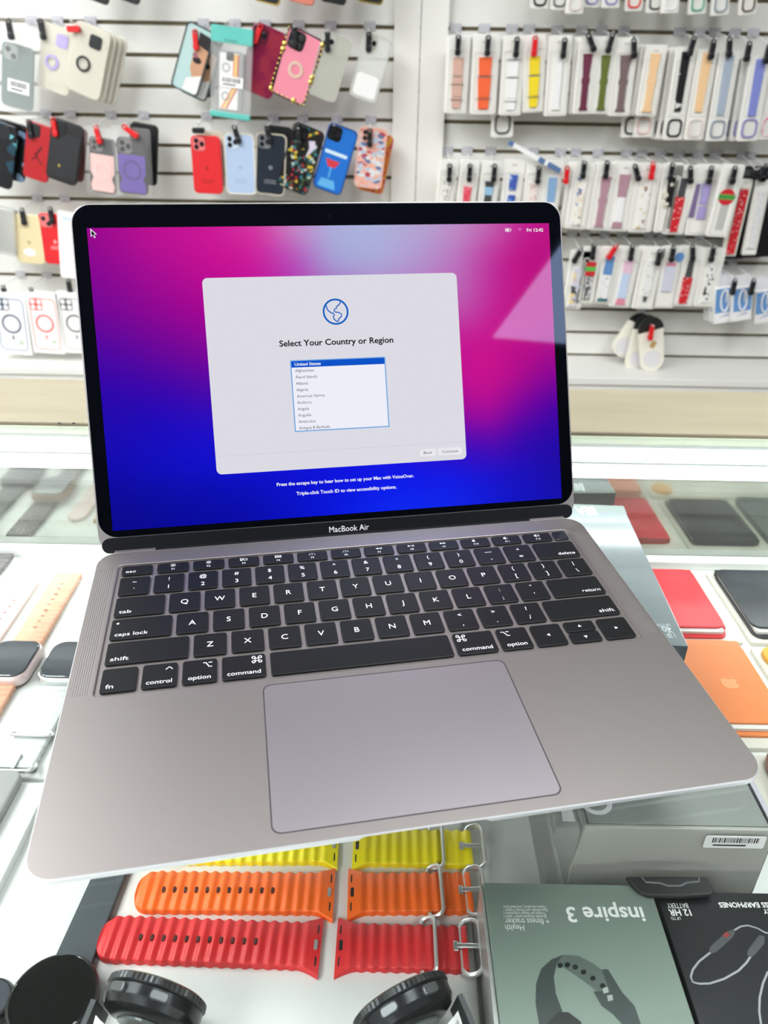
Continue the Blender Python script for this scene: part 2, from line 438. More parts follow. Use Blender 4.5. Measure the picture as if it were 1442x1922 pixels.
unit(11.5, 1, YQ, L2('{', '[')); unit(12.5, 1, YQ, L2('}', ']')); unit(13.5, 1, YQ, L2('|', '\\'))
unit(0, 1.75, YA, lambda l, w, h: (l.text('caps lock', -w / 2 + 2.6, -5.6, 0, 2.6, 16.6), l.poly(circ(0.7, 12, -w / 2 + 3.2, 4.6), 0)))
for i, c in enumerate('ASDFGHJKL'):
    unit(1.75 + i, 1, YA, (lambda c: lambda l, w, h: (L1(c)(l, w, h)))(c))
unit(10.75, 1, YA, L2(':', ';')); unit(11.75, 1, YA, L2('"', "'")); unit(12.75, 1.75, YA, LW('return', 10.8, 'R'))
unit(0, 2.25, YZ, LW('shift', 8.8))
for i, c in enumerate('ZXCVBNM'): unit(2.25 + i, 1, YZ, L1(c))
for i, (a, d) in enumerate((('<', ','), ('>', '.'), ('?', '/'))): unit(9.25 + i, 1, YZ, L2(a, d))
unit(12.25, 2.25, YZ, LW('shift', 8.8, 'R'))
unit(0, 1, YB, LW('fn', 3.6)); unit(1, 1, YB, LW('control', 12.0, 'C', s_ctrl)); unit(2, 1, YB, LW('option', 10.8, 'C', s_opt(1)))
unit(3, 1.25, YB, LW('command', 16.2, 'C', s_cmd(1))); unit(4.25, 5, YB, None)
unit(9.25, 1.25, YB, LW('command', 16.2, 'C', s_cmd(-1))); unit(10.5, 1, YB, LW('option', 10.8, 'C', s_opt(-1)))
tri = lambda a: (lambda l, w, h: l.poly([(1.2 * math.cos(math.radians(a + t)), 1.2 * math.sin(math.radians(a + t))) for t in (0, 120, 240)], 0))
unit(11.5, 1, YB, tri(180)); unit(13.5, 1, YB, tri(0))
unit(12.5, 1, YB + 4.25, tri(90), 7.9); unit(12.5, 1, YB - 4.25, tri(270), 7.9)
# function row
key(-136.6, -119.4, YF, 8.8, lambda l, w, h: l.text('esc', -w / 2 + 2.4, -2.2, 0, 2.3, 5.6))
def spk(l, x, arcs):
    l.poly([(x - 1.6, 1.0), (x - 0.9, 1.0), (x, 0.3), (x, 3.3), (x - 0.9, 2.6), (x - 1.6, 2.6)], 0)
    for a in range(arcs):
        l.stroke([(x + 0.2 + (0.8 + 0.7 * a) * math.cos(t), 1.8 + (0.8 + 0.7 * a) * math.sin(t)) for t in (-0.8, -0.3, 0.3, 0.8)], 0.25, 0)
def ficon(i):
    def f(l, w, h):
        l.text('F%d' % i, 0, -2.6, 0, 1.5, align='C')
        t3 = lambda x, s: l.poly([(x, 1.0), (x + s * 1.9, 1.8), (x, 2.6)][::1 if s > 0 else -1], 0)
        if i in (1, 2):
            l.stroke(circ(0.7, 12, 0, 1.9), 0.3, 0, True)
            for k in range(8):
                a = k * PI / 4; l.stroke([(1.1 * math.cos(a), 1.9 + 1.1 * math.sin(a)), (1.6 * math.cos(a), 1.9 + 1.6 * math.sin(a))], 0.25, 0)
        elif i == 3:
            for x0, x1, y0, y1 in ((-2, -0.4, 1.9, 3.0), (-2, -0.9, 0.7, 1.5), (0, 2, 0.9, 2.6)): l.stroke(rbox(x0, x1, y0, y1, 0.1, 1), 0.25, 0, True)
        elif i == 4:
            for x in (-1.4, 0, 1.4):
                for y in (1.3, 2.6): l.stroke(rbox(x - 0.4, x + 0.4, y - 0.4, y + 0.4, 0.1, 1), 0.25, 0, True)
        elif i in (5, 6):
            for k in range(5):
                a = PI * k / 4; l.poly(circ(0.28, 6, 1.7 * math.cos(a), 1.0 + 1.5 * math.sin(a)), 0)
            l.poly(rbox(-0.5, 0.5, 0.9, 1.2, 0.05, 1), 0)
        elif i == 7: t3(0, -1); t3(2, -1)
        elif i == 8: t3(-2, 1); l.poly(rbox(0.5, 0.9, 1, 2.6, .05, 1), 0); l.poly(rbox(1.4, 1.8, 1, 2.6, .05, 1), 0)
        elif i == 9: t3(-2, 1); t3(0, 1)
        else: spk(l, 0, i - 10)
    return f
for i in range(12):
    c = -107.7 + 20.41 * i; key(c - 9.05, c + 9.05, YF, 8.8, ficon(i + 1))
o = key(127.6, 136.6, YF, 8.8, None); o.name = 'touch_sensor_key'; o.data.materials[0] = mat('touch_sensor', (30, 33, 42), 0.12)

# ------------------------------------------------------------------ laptop lid: x to the right, s up the screen, n towards the viewer
th_l = math.radians(61.7325)
LD = Matrix(((1, 0, 0, -0.2), (0, math.cos(th_l), -math.sin(th_l), 221.93), (0, math.sin(th_l), math.cos(th_l), 9.78), (0, 0, 0, 1)))
lid = MB()
lid.prism(rbox(-152.3, 152.3, -14, 193.4, 12, 10), -4.6, -0.55, 0.5)
lid_o = lid.build('lid', alum_r, lap, M=LD)
glassy = dict(rough=0.03, spec=0.27, tint=(.45, .62, 1.0))
bez = mat('screen_bezel', (4, 5, 9), **glassy)
q = MB(); q.prism(rbox(-151.2, 151.2, -4, 192.4, 11, 10), -0.6, 0.0, 0.2); q.build('screen_bezel', bez, lid_o)
q = MB(); q.prism(rbox(-150.4, 150.4, -13.6, -4.3, 4.6, 5), -0.6, -0.05, 0.2); q.build('hinge_cover', mat('hinge_cover', (14, 16, 20), 0.3, spec=0.35), lid_o)
q = MB(); q.M = T(0, -13.5, -3.5) @ RYm(90); q.prism(circ(3.2, 16), -119, 119); q.build('hinge_barrel', soft_black, lid_o)
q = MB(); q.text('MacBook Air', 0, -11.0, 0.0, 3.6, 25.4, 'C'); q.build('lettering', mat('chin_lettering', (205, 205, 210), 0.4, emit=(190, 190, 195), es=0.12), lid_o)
q = MB(); q.poly(circ(0.9, 14, 0.5, 185), 0.03); q.build('camera_lens', mat('webcam', (16, 17, 24), 0.1), lid_o)
# wallpaper of the screen
rows = [(0.0, [(0, (150, 0, 140)), (.12, (190, 10, 145)), (.25, (205, 20, 150)), (.35, (215, 60, 160)), (.42, (200, 140, 195)), (.5, (172, 175, 218)), (.6, (172, 180, 220)), (.7, (180, 165, 212)), (.8, (190, 140, 195)), (.88, (195, 90, 170)), (.95, (192, 30, 140)), (1, (188, 20, 130))]),
 (.12, [(0, (135, 0, 145)), (.12, (170, 5, 145)), (.25, (200, 10, 145)), (.33, (205, 20, 150)), (.42, (180, 75, 185)), (.5, (162, 165, 214)), (.6, (170, 172, 216)), (.7, (180, 150, 205)), (.78, (185, 115, 188)), (.85, (190, 60, 160)), (.92, (190, 15, 130)), (1, (185, 10, 130))]),
 (.28, [(0, (110, 0, 150)), (.12, (140, 0, 145)), (.22, (165, 0, 145)), (.3, (175, 5, 150)), (.6, (180, 110, 190)), (.79, (188, 90, 175)), (.86, (195, 35, 148)), (.93, (190, 10, 130)), (1, (190, 10, 130))]),
 (.42, [(0, (70, 0, 165)), (.12, (100, 0, 155)), (.25, (130, 0, 150)), (.6, (170, 10, 150)), (.82, (202, 18, 142)), (.9, (195, 10, 135)), (1, (180, 10, 135))]),
 (.55, [(0, (40, 0, 170)), (.12, (52, 0, 175)), (.28, (85, 5, 165)), (.6, (150, 5, 150)), (.83, (205, 15, 140)), (.9, (178, 10, 140)), (1, (130, 0, 150))]),
 (.66, [(0, (25, 5, 175)), (.12, (25, 5, 190)), (.28, (38, 10, 195)), (.6, (90, 5, 170)), (.83, (178, 10, 150)), (.92, (112, 0, 160)), (1, (70, 0, 165))]),
 (.78, [(0, (15, 5, 175)), (.12, (12, 10, 195)), (.28, (15, 15, 218)), (.6, (20, 15, 220)), (.84, (85, 5, 172)), (.92, (48, 5, 172)), (1, (35, 5, 165))]),
 (.9, [(0, (8, 5, 150)), (.12, (5, 8, 165)), (.28, (5, 10, 182)), (.5, (8, 20, 225)), (.6, (10, 25, 235)), (.75, (15, 25, 228)), (.86, (25, 15, 200)), (1, (25, 10, 165))]),
 (1.0, [(0, (5, 5, 140)), (.12, (5, 5, 150)), (.28, (5, 8, 165)), (.45, (5, 20, 215)), (.6, (10, 42, 242)), (.75, (15, 36, 232)), (.88, (15, 20, 198)), (1, (20, 15, 172))])]
def lerp(a, c, t): return tuple(a[i] + (c[i] - a[i]) * t for i in range(3))
def rowcol(r, u):
    for (u0, c0), (u1, c1) in zip(r, r[1:]):
        if u <= u1: return lerp(c0, c1, (u - u0) / (u1 - u0))
    return r[-1][1]
NU, NV = 97, 61
grid = [[None] * NU for _ in range(NV)]
for j in range(NV):
    v = j / (NV - 1)
    for (v0, r0), (v1, r1) in zip(rows, rows[1:]):
        if v <= v1 + 1e-9: break
    t = (v - v0) / (v1 - v0)
    for i in range(NU):
        u = i / (NU - 1); grid[j][i] = lerp(rowcol(r0, u), rowcol(r1, u), t)
for _ in range(10):   # soften the seams between the colour stops
    g2 = [r[:] for r in grid]
    for j in range(NV):
        for i in range(NU):
            s = [grid[max(0, min(NV - 1, j + a))][max(0, min(NU - 1, i + c))] for a, c in ((0, 0), (1, 0), (-1, 0), (0, 1), (0, -1))]
            g2[j][i] = tuple(sum(x[k] for x in s) / 5 for k in range(3))
    grid = g2
SW, SH = 286.5, 179.05
me = bpy.data.meshes.new('screen')
me.from_pydata([((-SW / 2 + SW * i / (NU - 1)) * MM, (SH - SH * j / (NV - 1)) * MM, 0.05 * MM) for j in range(NV) for i in range(NU)], [],
               [(j * NU + i, (j + 1) * NU + i, (j + 1) * NU + i + 1, j * NU + i + 1) for j in range(NV - 1) for i in range(NU - 1)])
ca = me.color_attributes.new('picture', 'FLOAT_COLOR', 'POINT')
for j in range(NV):
    for i in range(NU): ca.data[j * NU + i].color = lin(grid[j][i])
sm = mat('screen_picture', (2, 2, 3), **glassy)
at = sm.node_tree.nodes.new('ShaderNodeAttribute'); at.attribute_name = 'picture'
pb = sm.node_tree.nodes['Principled BSDF']; sm.node_tree.links.new(at.outputs['Color'], pb.inputs['Emission Color']); pb.inputs['Emission Strength'].default_value = 1.0
me.materials.append(sm); so = bpy.data.objects.new('screen', me); COL.objects.link(so); so.parent = lid_o
def lit(name, c): return mat('lit_' + name, (2, 2, 3), emit=c, es=1.0, **glassy)
q = MB(); q.poly(rbox(-79.4, 79.4, 29.9, 148.7, 3.2, 6), 0.10); q.k = 1
q.poly(rbox(-79.2, 79.2, 40.9, 41.2, 0.05, 1), 0.13); q.k = 2
q.poly(rbox(48.8, 59.3, 33.2, 37.9, 1.0, 4), 0.13); q.poly(rbox(60.8, 76.6, 33.2, 37.9, 1.0, 4), 0.13)
q.build('dialog_window', [lit('dialog', (220, 219, 228)), lit('line', (206, 206, 214)), lit('button', (233, 233, 239))], lid_o)
q = MB(); q.text('Select Your Country or Region', 0, 106.2, 0.16, 3.55, 71.6, 'C', True)
q.build('heading', lit('black', (14, 14, 16)), lid_o)
q = MB(); q.text('Back', 54.05, 34.7, 0.17, 1.75, 5.6, 'C'); q.text('Continue', 68.7, 34.7, 0.17, 1.75, 10.6, 'C'); q.build('button_text', lit('grey_text', (60, 60, 66)), lid_o)
q = MB(); q.poly(rbox(-30, 30, 53.3, 97.5, 0.2, 1), 0.13); q.k = 1; q.poly(rbox(-29.3, 29.3, 54.0, 96.8, 0.1, 1), 0.15); q.k = 2; q.poly(rbox(-29.3, 29.3, 93.0, 96.9, 0.1, 1), 0.17)
q.build('country_list', [lit('focus_ring', (112, 165, 222)), lit('list', (238, 238, 248)), lit('selection', (10, 82, 200))], lid_o)
q = MB(); q.text('United States', -27.3, 94.1, 0.2, 1.75, 16.2, 'L', True); q.build('selected_text', lit('white_text', (238, 240, 250)), lid_o)
q = MB()
for i, t in enumerate(['Afghanistan', '\u00c5land Islands', 'Albania', 'Algeria', 'American Samoa', 'Andorra', 'Angola', 'Anguilla', 'Antarctica', 'Antigua & Barbuda']):
    q.text(t, -27.3, 94.1 - 3.93 * (i + 1), 0.2, 1.75)
q.build('list_text', lit('list_text', (70, 70, 76)), lid_o)
# globe icon
q = MB(); gx, gy, R_ = 0.4, 126.4, 7.5
q.stroke(circ(R_, 48, gx, gy), 1.15, 0.16, True)
na = [(-5.9, 4.2), (-4.8, 1.0), (-3.2, -0.4), (-1.4, -1.0), (-0.9, -1.9), (-1.7, -3.0), (-1.2, -4.6), (0.4, -6.0), (1.2, -6.1), (1.6, -4.6), (3.4, -3.0), (3.6, -1.6), (1.6, -0.4), (0.0, -0.3), (-1.0, 0.6), (-0.6, 1.6), (0.6, 1.9), (0.6, 3.0), (2.4, 4.2), (3.6, 6.2)]
q.stroke([(gx + x, gy + y) for x, y in na], 0.75, 0.16)
q.build('globe_icon', lit('blue', (12, 96, 190)), lid_o)
q = MB(); q.text('Press the escape key to hear how to set up your Mac with VoiceOver.', 0.2, 20.4, 0.12, 2.0, 87.4, 'C', True)
q.text('Triple-click Touch ID to view accessibility options.', 0.2, 14.0, 0.12, 2.0, 63.8, 'C', True)
q.build('caption_text', lit('white', (240, 240, 246)), lid_o); q = MB(); q.text('Fri 12:42', 127.9, 173.8, 0.12, 2.0, 11.2, 'L', True)
q.stroke(rbox(113.4, 117.0, 174.0, 176.0, 0.5, 2), 0.25, 0.12, True); q.poly(rbox(113.8, 116.0, 174.4, 175.6, 0.2, 1), 0.12); q.poly(rbox(117.3, 117.7, 174.7, 175.3, 0.1, 1), 0.12)
q.build('menu_bar_text', lit('white', (240, 240, 246)), lid_o)
q = MB()
for r_ in (0.5, 1.1, 1.7): q.stroke([(123.3 + r_ * math.sin(a), 174.2 + r_ * math.cos(a)) for a in (-0.75, -0.4, 0, 0.4, 0.75)], 0.35, 0.12)
q.build('wifi_icon', lit('wifi', (214, 120, 190)), lid_o)
q = MB(); arrow = [(0, 0), (0, -5.0), (1.15, -3.9), (1.9, -5.6), (2.7, -5.25), (1.95, -3.6), (3.5, -3.5)]
q.poly([(-141.3 + x, 178.8 + y) for x, y in arrow], 0.13); q.k = 1
q.poly([(-140.8 + x * 0.62, 177.6 + y * 0.62) for x, y in arrow], 0.16)
q.build('mouse_pointer', [lit('white', (240, 240, 246)), lit('black', (14, 14, 16))], lid_o)
# ------------------------------------------------------------------ goods hanging on the slat wall
def hang(top, bot, wpx, d):
    """px of the top middle and bottom middle, width in px, distance off the wall -> matrix (origin top middle, y up, z to the viewer), width, height"""
    A = aty(top[0], top[1], WALLY - d); B = aty(bot[0], bot[1], WALLY - d)
    a = math.atan2(-(A.x - B.x), A.z - B.z)
    mp = abs(aty(top[0] + 10, (top[1] + bot[1]) / 2, WALLY - d).x - aty(top[0], (top[1] + bot[1]) / 2, WALLY - d).x) / 10
    M = T(A.x, A.y, A.z) @ RXm(90) @ Matrix.Rotation(a, 4, 'Z')
    return M, wpx * mp, (A - B).length
rod_m = clear('clear_rod', (245, 245, 245), 0.4, 0.15)
plate_m = clear('label_plate', (220, 220, 226), 0.6, 0.15)
lock_d = mat('black_lock', (24, 25, 28), 0.3)
def hook(u, v, d, color, what, tilt=0.0, flat=False):
    """peg hook: back plate in the groove, rod towards the shop, stop lock at its tip"""
    F = aty(u, v, WALLY - d); gz = min(GZ, key=lambda z: abs(z - (F.z + 14)))
    zt = F.z + 16
    w_ = what.split(',')[0].split()
    if w_[0] == 'the': w_ = w_[1:]
    lab = {'k': 'clear black-locked peg hook holding', 'r': 'clear red-locked peg hook holding', None: 'open clear peg hook holding'}[color]
    w_ = w_[:16 - len(lab.split())]
    while w_[-1] in ('a', 'the', 'with', 'and', 'of', 'in', 'right', 'red', 'small', 'clear', 'round', 'black', 'white', 'matching', 'orange', 'teal', 'gold') and len(w_) > 5: w_.pop()
    lab += ' ' + ' '.join(w_)
    t = thing('peg_hook', lab, 'hook', T(F.x, WALLY - 2.2, gz), 'peg hooks on the slatwall')
    q = MB(); q.prism(rrect(32, 22, 2, 3), 0, 2, 0.4); q.build('back_plate', plate_m, t, M=RXm(90) @ T(0, 2, 0))
    L = d - 2
    q = MB(); q.tube([(0, -2, 0), (0, -L * 0.6, (zt - gz) * 0.5), (0, -L + 6, zt - gz), (0, -L - 14, zt - gz + 5)], 2.6, 8); q.build('rod', rod_m, t)
    if color:
        q = MB()
        if flat: q.prism(rrect(34, 15, 5, 4), -8, 8, 2)
        else:
            q.prism(rrect(13, 26, 4, 4, 0, -4), -6.5, 6.5, 1.5); q.prism(rrect(15, 17, 6, 4, 0, -22), -7.5, 7.5, 2)
            q.tube([(5.5 * math.cos(a), 11 + 6 * math.sin(a), 0) for a in [x * PI / 6 for x in range(12)]], 2.2, 6, True)
        q.build('stop_lock', redlock if color == 'r' else lock_d, t, M=T(0, -L, zt - gz - 13) @ RXm(90) @ RZ(tilt))
    return t

def lens_set(q, kind, s, z):
    r = s * 0.19
    P = {2: [(-.2, .2), (.2, -.2)], 3: [(-.2, .22), (-.2, -.22), (.24, 0)], 4: [(-.22, .22), (.22, .22), (-.22, -.22), (.22, -.22)]}[kind]
    for x, y in P:
        q.M = q.M0 @ T(x * s, y * s, z); q.lathe([(r, 0), (r, 1.0), (r * .8, 1.2)], 14)
def stack_of(root, M, n, name, step=11, dx=0, dy=0, group=None):
    if group and n: root['group'] = group
    for k in range(1, n + 1):
        dup(root, M @ T(dx * k, dy * k, -step * k), name % ['second', 'third', 'fourth', 'fifth'][k - 1])
def phone_case(label, top, bot, w, shell, d=110, cam=(-.24, .46, 3), camcol=None, art=None, lock=None, th=9, bumper=None, n=0, nname=None, ndx=4, ndy=0, short=None, bag=None):
    M, W_, H_ = hang(top, bot, w, d)
    bm = None
    if bag:
        bw, bt, bb, bagm, headm, extra = bag     # width factor, mm above and below the case
        t = thing('bagged_phone_case', label, 'phone case', M)
        q = MB(); q.prism(rbox(-W_ * bw / 2, W_ * bw / 2, -H_ - bb, bt, 6, 3), -4, th + 3, 2.5); q.build('plastic_bag', bagm, t)
        if headm:
            q = MB(); q.prism(rbox(-W_ * bw / 2 - .4, W_ * bw / 2 + .4, bt - 38, bt + .4, 4, 3), -4.4, th + 3.4, 2.4); q.build('bag_header', headm, t)
            q = MB(); q.prism(rbox(-W_ * bw / 2 - .4, W_ * bw / 2 + .4, -H_ - bb - .4, -H_ - bb + 14, 4, 3), -4.4, th + 3.4, 2.4); q.build('bag_foot', headm, t)
        if extra: extra(t, W_, H_, th + 3.1)
    else:
        t = thing('phone_case', label, 'phone case', M)
    q = MB(); q.prism(rbox(-W_ / 2, W_ / 2, -H_, 0, W_ * .16, 5), 0, th, 2.2); q.build('shell', shell, t)
    if bumper:
        q = MB(); q.frame(rbox(-W_ / 2 - .3, W_ / 2 + .3, -H_ - .3, .3, W_ * .17, 5), rbox(-W_ / 2 + 3.2, W_ / 2 - 3.2, -H_ + 3.2, -3.2, W_ * .14, 5), 0.5, th + 1.2); q.build('bumper', bumper, t)
    if cam:
        cx, cs, nl = cam; s = W_ * cs
        q = MB(); q.M = T(cx * W_, -s / 2 - W_ * .05); q.prism(rrect(s, s, s * .26, 5), th - .5, th + 1.6, .6)
        o = q.build('camera_window', camcol or lens, t)
        if nl:
            q = MB(); q.M0 = T(cx * W_, -s / 2 - W_ * .05); q.M = q.M0.copy(); lens_set(q, nl, s, th + 1.5); q.build('lens_rings', lens if (camcol and camcol is not lens) else soft_black, o)
    if art: art(t, W_, H_, th + .15)
    if n: stack_of(t, M, n, nname, dx=ndx, dy=ndy)
    if lock:
        lu, lv, lc = lock[:3]; hook(lu, lv, d + 12 if bag is None else d + 18, lc, 'the ' + (short or label), *(lock[3:]))
    return t
def part(t, name, m, fn):
    q = MB(); fn(q); return q.build(name, m, t)

c_white = mat('art_white', (236, 236, 232), .45)
gold = mat('gold_trim', (214, 186, 96), 0.25, 0.9)
# ---- upper left row
bagw = clear('frosted_bag', (240, 242, 240), 0.2, .3)
bagc = clear('clear_bag', (236, 236, 234), 0.1, .1)
sage = mat('sage_case', (104, 122, 118), .5)
def barcode_label(q, x0, x1, y0, y1, z, seed=1, rows=1):
    r = random.Random(seed); q.k = 0; q.prism(rbox(x0, x1, y0, y1, 1, 2), z - .25, z); q.k = 1
    x = x0 + (x1 - x0) * .12
    while x < x1 - (x1 - x0) * .12:
        w = r.choice((.5, .5, .9, 1.4)) * (x1 - x0) / 60; q.poly(rbox(x, x + w, y0 + (y1 - y0) * .45, y1 - (y1 - y0) * .14, .02, 1), z + .05); x += w + r.choice((.6, .9)) * (x1 - x0) / 60
    q.poly(rbox(x0 + (x1 - x0) * .15, x1 - (x1 - x0) * .3, y0 + (y1 - y0) * .18, y0 + (y1 - y0) * .3, .02, 1), z + .05)
def sage_extra(t, W_, H_, z):
    part(t, 'barcode_label', [paper, ink], lambda q: barcode_label(q, -W_ * .28, W_ * .4, -H_ * .75, -H_ * .55, z, 3))
phone_case('sage green phone case in a frosted zip bag, far left of upper row', (36, 84), (34, 203), 58, sage, d=125, cam=(-.2, .44, 2), camcol=mat('sage_window', (150, 160, 156), .3), bag=(1.42, 46, 16, bagw, None, sage_extra), lock=None)
hook(18, 52, 150, 'k', 'the bagged sage green phone case at the far left')
cream = clear('cream_film', (226, 222, 206), 0.72, .25)
def ringcase(sq, rg):
    def f(t, W_, H_, z):
        part(t, 'camera_cover', sq, lambda q: q.prism(rrect(W_ * .34, W_ * .34, W_ * .07, 4, W_ * .12, -H_ * .2), z - .5, z + 2, .6))
        part(t, 'ring_holder', rg, lambda q: q.frame(circ(W_ * .2, 28, -W_ * .1, -H_ * .56), circ(W_ * .145, 28, -W_ * .1, -H_ * .56), z - .5, z + 2.5))
        part(t, 'inner_ring', mat('ring_grey', (186, 184, 178), .3), lambda q: q.frame(circ(W_ * .12, 24, -W_ * .1, -H_ * .56), circ(W_ * .09, 24, -W_ * .1, -H_ * .56), z - .5, z + 1.2))
    return f
lil = mat('lilac_plastic', (180, 168, 226), .4)
phone_case('clear bagged phone case with a lilac ring and lilac square, upper row', (114, 50), (100, 172), 62, cream, d=112, cam=None, art=ringcase(lil, lil), lock=(78, 52, 'k'), th=7)
t = phone_case('clear bagged phone case with a black ring and black square, front of its stack', (178, 50), (155, 178), 66, cream, d=130, cam=None, art=ringcase(mat('black_square', (30, 32, 34), .35), mat('black_ring', (38, 38, 40), .3)), lock=(139, 57, 'r', 0, True), th=7)
stack_of(t, t.matrix_world.copy() and hang((178, 50), (155, 178), 66, 130)[0], 3, '%s clear bagged case from the front of the black ringed stack', step=15, dx=10)
# abstract painted portrait case and its stack
aqua = mat('aqua_print', (178, 206, 204), .25)
def portrait(t, W_, H_, z):
    part(t, 'printed_picture', [mat('skin_print', (196, 150, 118), .3), mat('dark_print', (34, 28, 30), .3), mat('shirt_print', (226, 226, 222), .3), mat('mauve_print', (150, 92, 106), .3)], lambda q: (
        q.poly([(-.02 * W_, -H_ * .28), (.12 * W_, -H_ * .22), (.5 * W_, -H_ * .24), (.48 * W_, -H_ * .75), (.2 * W_, -H_ * .8), (-.02 * W_, -H_ * .62)][::-1], z),
        setattr(q, 'k', 1), q.poly([(0, -H_ * .08), (.5 * W_, -H_ * .1), (.49 * W_, -H_ * .3), (.05 * W_, -H_ * .26)][::-1], z + .1), q.poly(circ(W_ * .16, 16, .16 * W_, -H_ * .48, H_ * .05), z + .1),
        setattr(q, 'k', 2), q.poly([(-.05 * W_, -H_ * .78), (.48 * W_, -H_ * .66), (.46 * W_, -H_ * .97), (-.1 * W_, -H_ * .97)][::-1], z + .12),
        setattr(q, 'k', 3), q.poly(circ(W_ * .1, 14, .06 * W_, -H_ * .42, H_ * .04), z + .14)))
t = phone_case('pale blue phone case with a painted face, front of a slanting stack', (380, 50), (346, 172), 52, aqua, cam=None, art=portrait, lock=(367, 72, 'r'), bumper=mat('dark_rim', (58, 66, 68), .3))
Mx = hang((380, 50), (346, 172), 52, 110)[0]
dup(t, Mx @ T(20, -4, -24), 'second case of the slanting stack, a pale painted case behind the first')
phone_case('black phone case at the back of the slanting stack beside the teal bag', (392, 56), (376, 178), 52, mat('black_case', (22, 23, 25), .3), d=50, cam=(-.24, .46, 3))
def stripes(t, W_, H_, z):
    part(t, 'printed_stripes', [c_white, mat('stripe_orange', (232, 142, 60), .4), mat('stripe_yellow', (236, 206, 70), .4), mat('stripe_red', (196, 74, 60), .4), mat('stripe_grey', (120, 120, 122), .4)], lambda q: (
        q.poly(rbox(-W_ * .46, W_ * .3, -H_ * .98, -H_ * .04, 3, 3), z),
        [(setattr(q, 'k', k), q.poly([(W_ * (.0 + .08 * k), -H_ * .05), (W_ * (.08 + .08 * k), -H_ * .05), (W_ * (.06 + .08 * k), -H_ * .6), (W_ * (-.42 + .1 * k), -H_ * .97), (W_ * (-.5 + .1 * k), -H_ * .97), (W_ * (-.02 + .08 * k), -H_ * .6)][::-1], z + .05)) for k in (1, 2, 3)],
        setattr(q, 'k', 4), q.stroke(circ(W_ * .14, 16, -W_ * .2, -H_ * .28), 3, z + .1, True), q.stroke(circ(W_ * .14, 16, -W_ * .2, -H_ * .76), 3, z + .1, True)))
teal = mat('teal_print', (92, 190, 178), .4)
def stripe_extra(t, W_, H_, z):
    part(t, 'barcode_label', [paper, ink], lambda q: barcode_label(q, -W_ * .45, W_ * .5, -H_ * .6, -H_ * .42, z, 9))
    part(t, 'header_marks', ink, lambda q: [q.stroke([(-18 + 7 * i, 20), (-16 + 7 * i, 26), (-13.5 + 7 * i, 20.5)], 1.6, z + .4) for i in range(5)])
phone_case('white phone case with orange and yellow stripes in a teal topped bag', (436, 96), (433, 208), 46, mat('clear_grey_shell', (150, 152, 152), .3), d=130, cam=(-.05, .3, 2), art=stripes, lock=(424, 60, None), bag=(1.65, 54, 18, bagw, teal, stripe_extra))
maroon = pat('maroon_gloss', 'noise', [(0.42, (122, 30, 64)), (0.6, (142, 44, 62))], 22, .12, False)
phone_case('glossy maroon phone case with three lenses, upper row', (511, 52), (478, 176), 66, maroon, cam=(-.24, .44, 3), camcol=mat('maroon_window', (92, 22, 44), .2), lock=(486, 62, 'r', -25))
pinkc = mat('pink_gloss', (232, 142, 160), .15)
def studs(t, W_, H_, z):
    def f(q):
        for i in range(13):
            for s in (-1, 1): q.M = T(s * W_ * .485, -H_ * (.04 + .92 * i / 12), z); q.lathe([(2.6, -1), (2.2, 1.2), (.4, 2)], 8)
        for i in range(7): q.M = T(W_ * (-.4 + .8 * i / 6), -H_ * .975, z); q.lathe([(2.6, -1), (2.2, 1.2), (.4, 2)], 8)
        for x, y in ((.46, .06), (-.47, .28), (-.47, .36), (.47, .55), (.47, .62), (-.46, .95), (.2, .97)): q.M = T(x * W_, -y * H_, z); q.lathe([(6.5, -1), (6, 2), (1, 3.4)], 12)
    part(t, 'gold_studs', gold, f)
    part(t, 'ring_holder', mat('cream_ring', (232, 208, 186), .3, .3), lambda q: q.frame(circ(W_ * .2, 28, 0, -H_ * .55), circ(W_ * .13, 28, 0, -H_ * .55), z - .3, z + 2))
phone_case('pink phone case with a black gold studded border and ring, upper row', (578, 62), (538, 186), 70, pinkc, cam=(-.2, .44, 1 and 4), art=studs, lock=(553, 68, 'k'), bumper=mat('black_border', (30, 26, 26), .3))
smoke = clear('smoky_shell', (196, 196, 184), .72, .15); smoke2 = clear('clear_shell', (226, 228, 222), .62, .15)
phone_case('plain clear phone case with cloudy back, second from the white post', (636, 66), (603, 184), 56, smoke, cam=(-.25, .42, 3), camcol=smoke2, lock=(615, 76, 'k'), bumper=clear('clear_bumper', (214, 214, 204), .6, .15))
phone_case('clear phone case with white lower half, next to the white post', (712, 68), (680, 187), 54, smoke2, cam=(-.2, .42, 3), camcol=smoke, lock=(692, 76, 'k'), bumper=clear('clear_bumper'), art=lambda t, W_, H_, z: part(t, 'white_insert', c_white, lambda q: q.prism(rbox(-W_ * .4, W_ * .4, -H_ * .95, -H_ * .6, 9, 4), z - .1, z + .2)))
# ---- row above: only the lowest ends show at the picture's top edge
for lab, u, m_ in (('black phone case end at the top edge, left bay', 180, mat('black_case', (22, 23, 25), .3)), ('gold trimmed dark case end at the top edge', 501, gold), ('salmon case end at the top edge', 565, mat('salmon_case', (206, 120, 100), .4)), ('black case end at the top edge near the post', 625, mat('black_case', (22, 23, 25), .3)), ('black case end with gold corner at the top edge by the post', 694, gold), ('dark case end at the top edge beside the salmon one', 238, mat('black_case', (22, 23, 25), .3))):
    t = phone_case(lab, (u + 14, -112), (u, 7 if u > 300 else 3), 50, mat('black_case', (22, 23, 25), .3) if m_ is gold else m_, d=110 + (25 if u in (238, 565, 694) else 0), cam=(-.24, .46, 3), bumper=gold if m_ is gold else None)
